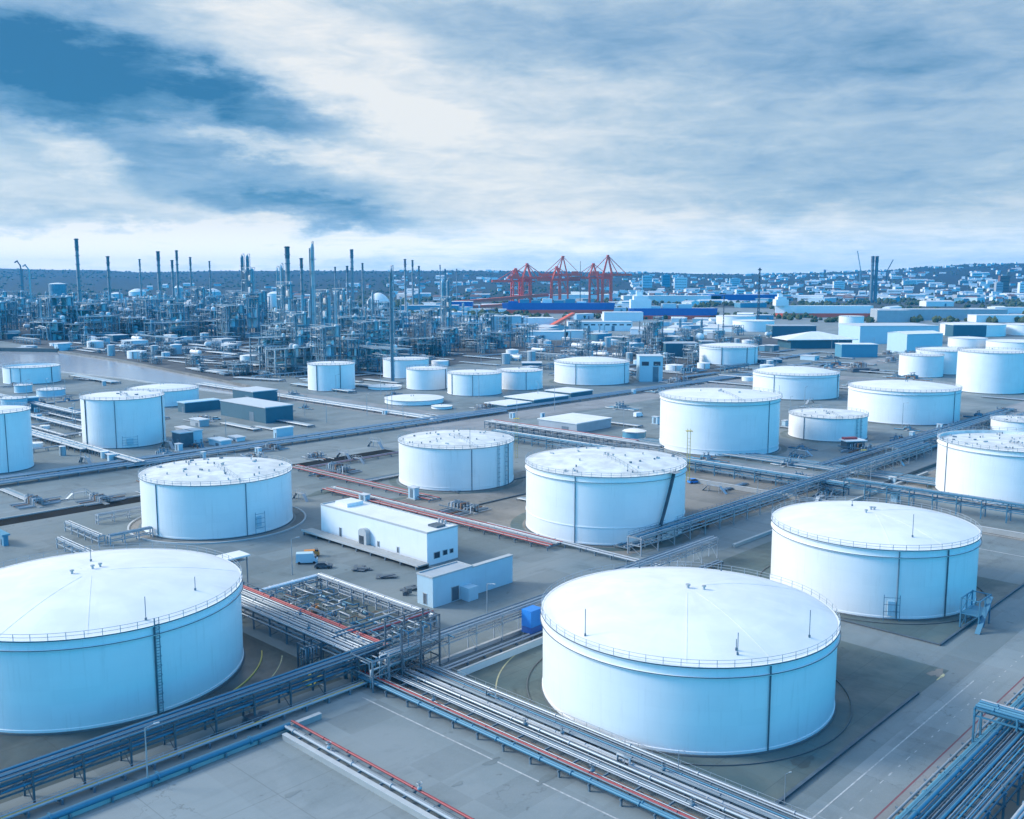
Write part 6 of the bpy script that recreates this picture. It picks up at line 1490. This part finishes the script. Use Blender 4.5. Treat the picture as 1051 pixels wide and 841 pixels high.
# ------------------------------------------------------------------ town
def house(sx, sy, h_, rh, wm_, rm):
    t_ = thing('house', '', 'house', (0, 0, 0)); MB().zbox(0, 0, -4, sx, sy, h_ + 4).build('wall', wm_, t_)
    r_ = MB().gable(sx, sy, 0, h_, h_ + rh, .6)
    for s_ in (-.5, .5): r_.add([(s_ * sx, -sy / 2, h_), (s_ * sx, sy / 2, h_), (s_ * sx, 0, h_ + rh)], [(0, 1, 2) if s_ > 0 else (2, 1, 0)])
    r_.build('roof', rm, t_)
    m = MB(); k = max(2, int(sx / 4))
    m.box(0, -sy / 2 - .05, h_ * .55, sx * .8, .1, h_ * .18); m.build('window', 'glass', t_); return t_
HPn = [Proto(house(16, 10, 7, 4, 'white_wall', 'house_roof')), Proto(house(26, 12, 9, 4, 'white_wall', 'roof_grey')), Proto(house(20, 12, 8, 5, 'pale_blue_wall', 'house_roof')), Proto(house(34, 14, 12, 3, 'white_wall', 'roof_grey')), Proto(house(18, 14, 10, 4, 'grey_wall', 'house_roof'))]
RH = random.Random(17)
HK = ('small white house with a dark roof', 'white flat house with a grey roof', 'pale blue house', 'long white house', 'grey house with a dark roof')
def town(x0, x1, Y0, Y1, n, base, group, sc=(1., 1.6)):
    for i in range(n):
        px, Y_ = RH.uniform(x0, x1), Y0 * (Y1 / Y0) ** RH.random(); X_ = (px - CX) * Y_ / FPX
        hk = RH.randrange(5); o = HPn[hk].place((X_, Y_, hgt(X_, Y_) + .5), RH.uniform(-.6, .6), (RH.uniform(*sc) * RH.choice([.7, 1, 1.3]), 1., RH.uniform(.7, 1.3))); pend(o, '%s %s%s' % (HK[hk], 'low' if Y_ < (Y0 * Y1) ** .5 else 'high', base), group)
town(765, 1075, 2650, 5600, 150, ' in the hillside town', 'houses of the hillside town')
town(640, 770, 2650, 5000, 50, ' right of the cranes', 'houses right of the cranes')
town(395, 530, 2700, 5400, 55, ' left of the cranes', 'houses left of the cranes')
town(-20, 395, 2600, 4400, 40, ' behind the refinery', 'houses behind the refinery')
# the rest of the town, beyond the three hundred nearest houses
m = MB(); mr = MB()
for i in range(900):
    px, Y_ = RH.choice([RH.uniform(780, 1080), RH.uniform(780, 1080), RH.uniform(640, 800), RH.uniform(400, 660)]), 3000 * (6900 / 3000) ** RH.random(); X_ = (px - CX) * Y_ / FPX
    if mn.noise((X_ / 300, Y_ / 420, 2)) < (-.02 if px > 640 else .1): continue
    z_ = hgt(X_, Y_) - 3; a, b_, h_ = RH.uniform(10, 34), RH.uniform(9, 14), RH.uniform(9, 16); rz_ = RH.uniform(-.5, .5)
    m.zbox(X_, Y_, z_, a, b_, h_, rz_)
tag(m.build('distant_houses', 'white_wall'), kind='stuff', label='countless tiny pale houses dotted over the far slopes', cat='houses')
def block(label, px, Y_, wpx, topy, mm, rm='roof_grey'):
    X_ = (px - CX) * Y_ / FPX; z_ = hgt(X_, Y_); zt = ztop(Y_, topy); w__ = wpx * Y_ / FPX; t_ = thing('apartment_block', label, 'apartment block', (X_, Y_, z_ - 3))
    MB().zbox(0, 0, 0, w__, 16, zt - z_ + 3).build('wall', mm, t_); MB().zbox(0, 0, zt - z_ + 3.01, w__ * .5, 8, 3).build('roof_house', rm, t_)
    for k in range(4): MB().box(0, -8.06, (zt - z_ + 3) * (.25 + .2 * k), w__ * .86, .1, 1.6).build('window_band', 'glass', t_)
for a_ in (('reddish tower block in the town at the right', 1026, 3600, 10, 283, 'rust'), ('pale tower block left of the reddish one', 1021, 3500, 7, 290, 'grey_wall'), ('white cube block in the town, left of the pale tower', 1001, 3300, 6, 296, 'white_wall'), ('pale block at the right edge of the town', 1046, 3400, 9, 290, 'white_wall'), ('grey block under the hilltop', 985, 4200, 9, 288, 'grey_wall'), ('wide pale block just right of the twin chimney', 930, 4300, 14, 288, 'white_wall'), ('pale block between lattice mast and twin chimney', 858, 4000, 11, 289, 'white_wall'),
           ('white block right of the red cranes', 663, 4200, 10, 283, 'pale_blue_wall'), ('second white block right of the red cranes', 682, 4300, 8, 282, 'cyan_paint'), ('wide white block over the port, centre right', 697, 4000, 13, 285, 'white_wall'), ('pale block above the blue roofed hall', 752, 4400, 10, 286, 'pale_blue_wall')):
    block(*a_)
finish()

# ------------------------------------------------------------------ haze
hz = MB().box(0, 4850, 119, 17600, 10900, 242)
hm = bpy.data.materials.new('haze'); hm.use_nodes = True; MT['haze'] = hm
t = NT(hm.node_tree); t.n.clear(); oo = t.node('ShaderNodeOutputMaterial'); pv = t.node('ShaderNodeVolumePrincipled')
pv.inputs['Color'].default_value = (.03, .46, 1., 1); pv.inputs['Density'].default_value = .000065; pv.inputs['Anisotropy'].default_value = .2
t.l.new(pv.outputs[0], oo.inputs['Volume'])
ho = hz.build('haze', 'haze'); tag(ho, kind='stuff', label='thin blue haze over the whole site', cat='haze')
sc.cycles.volume_bounces = 0
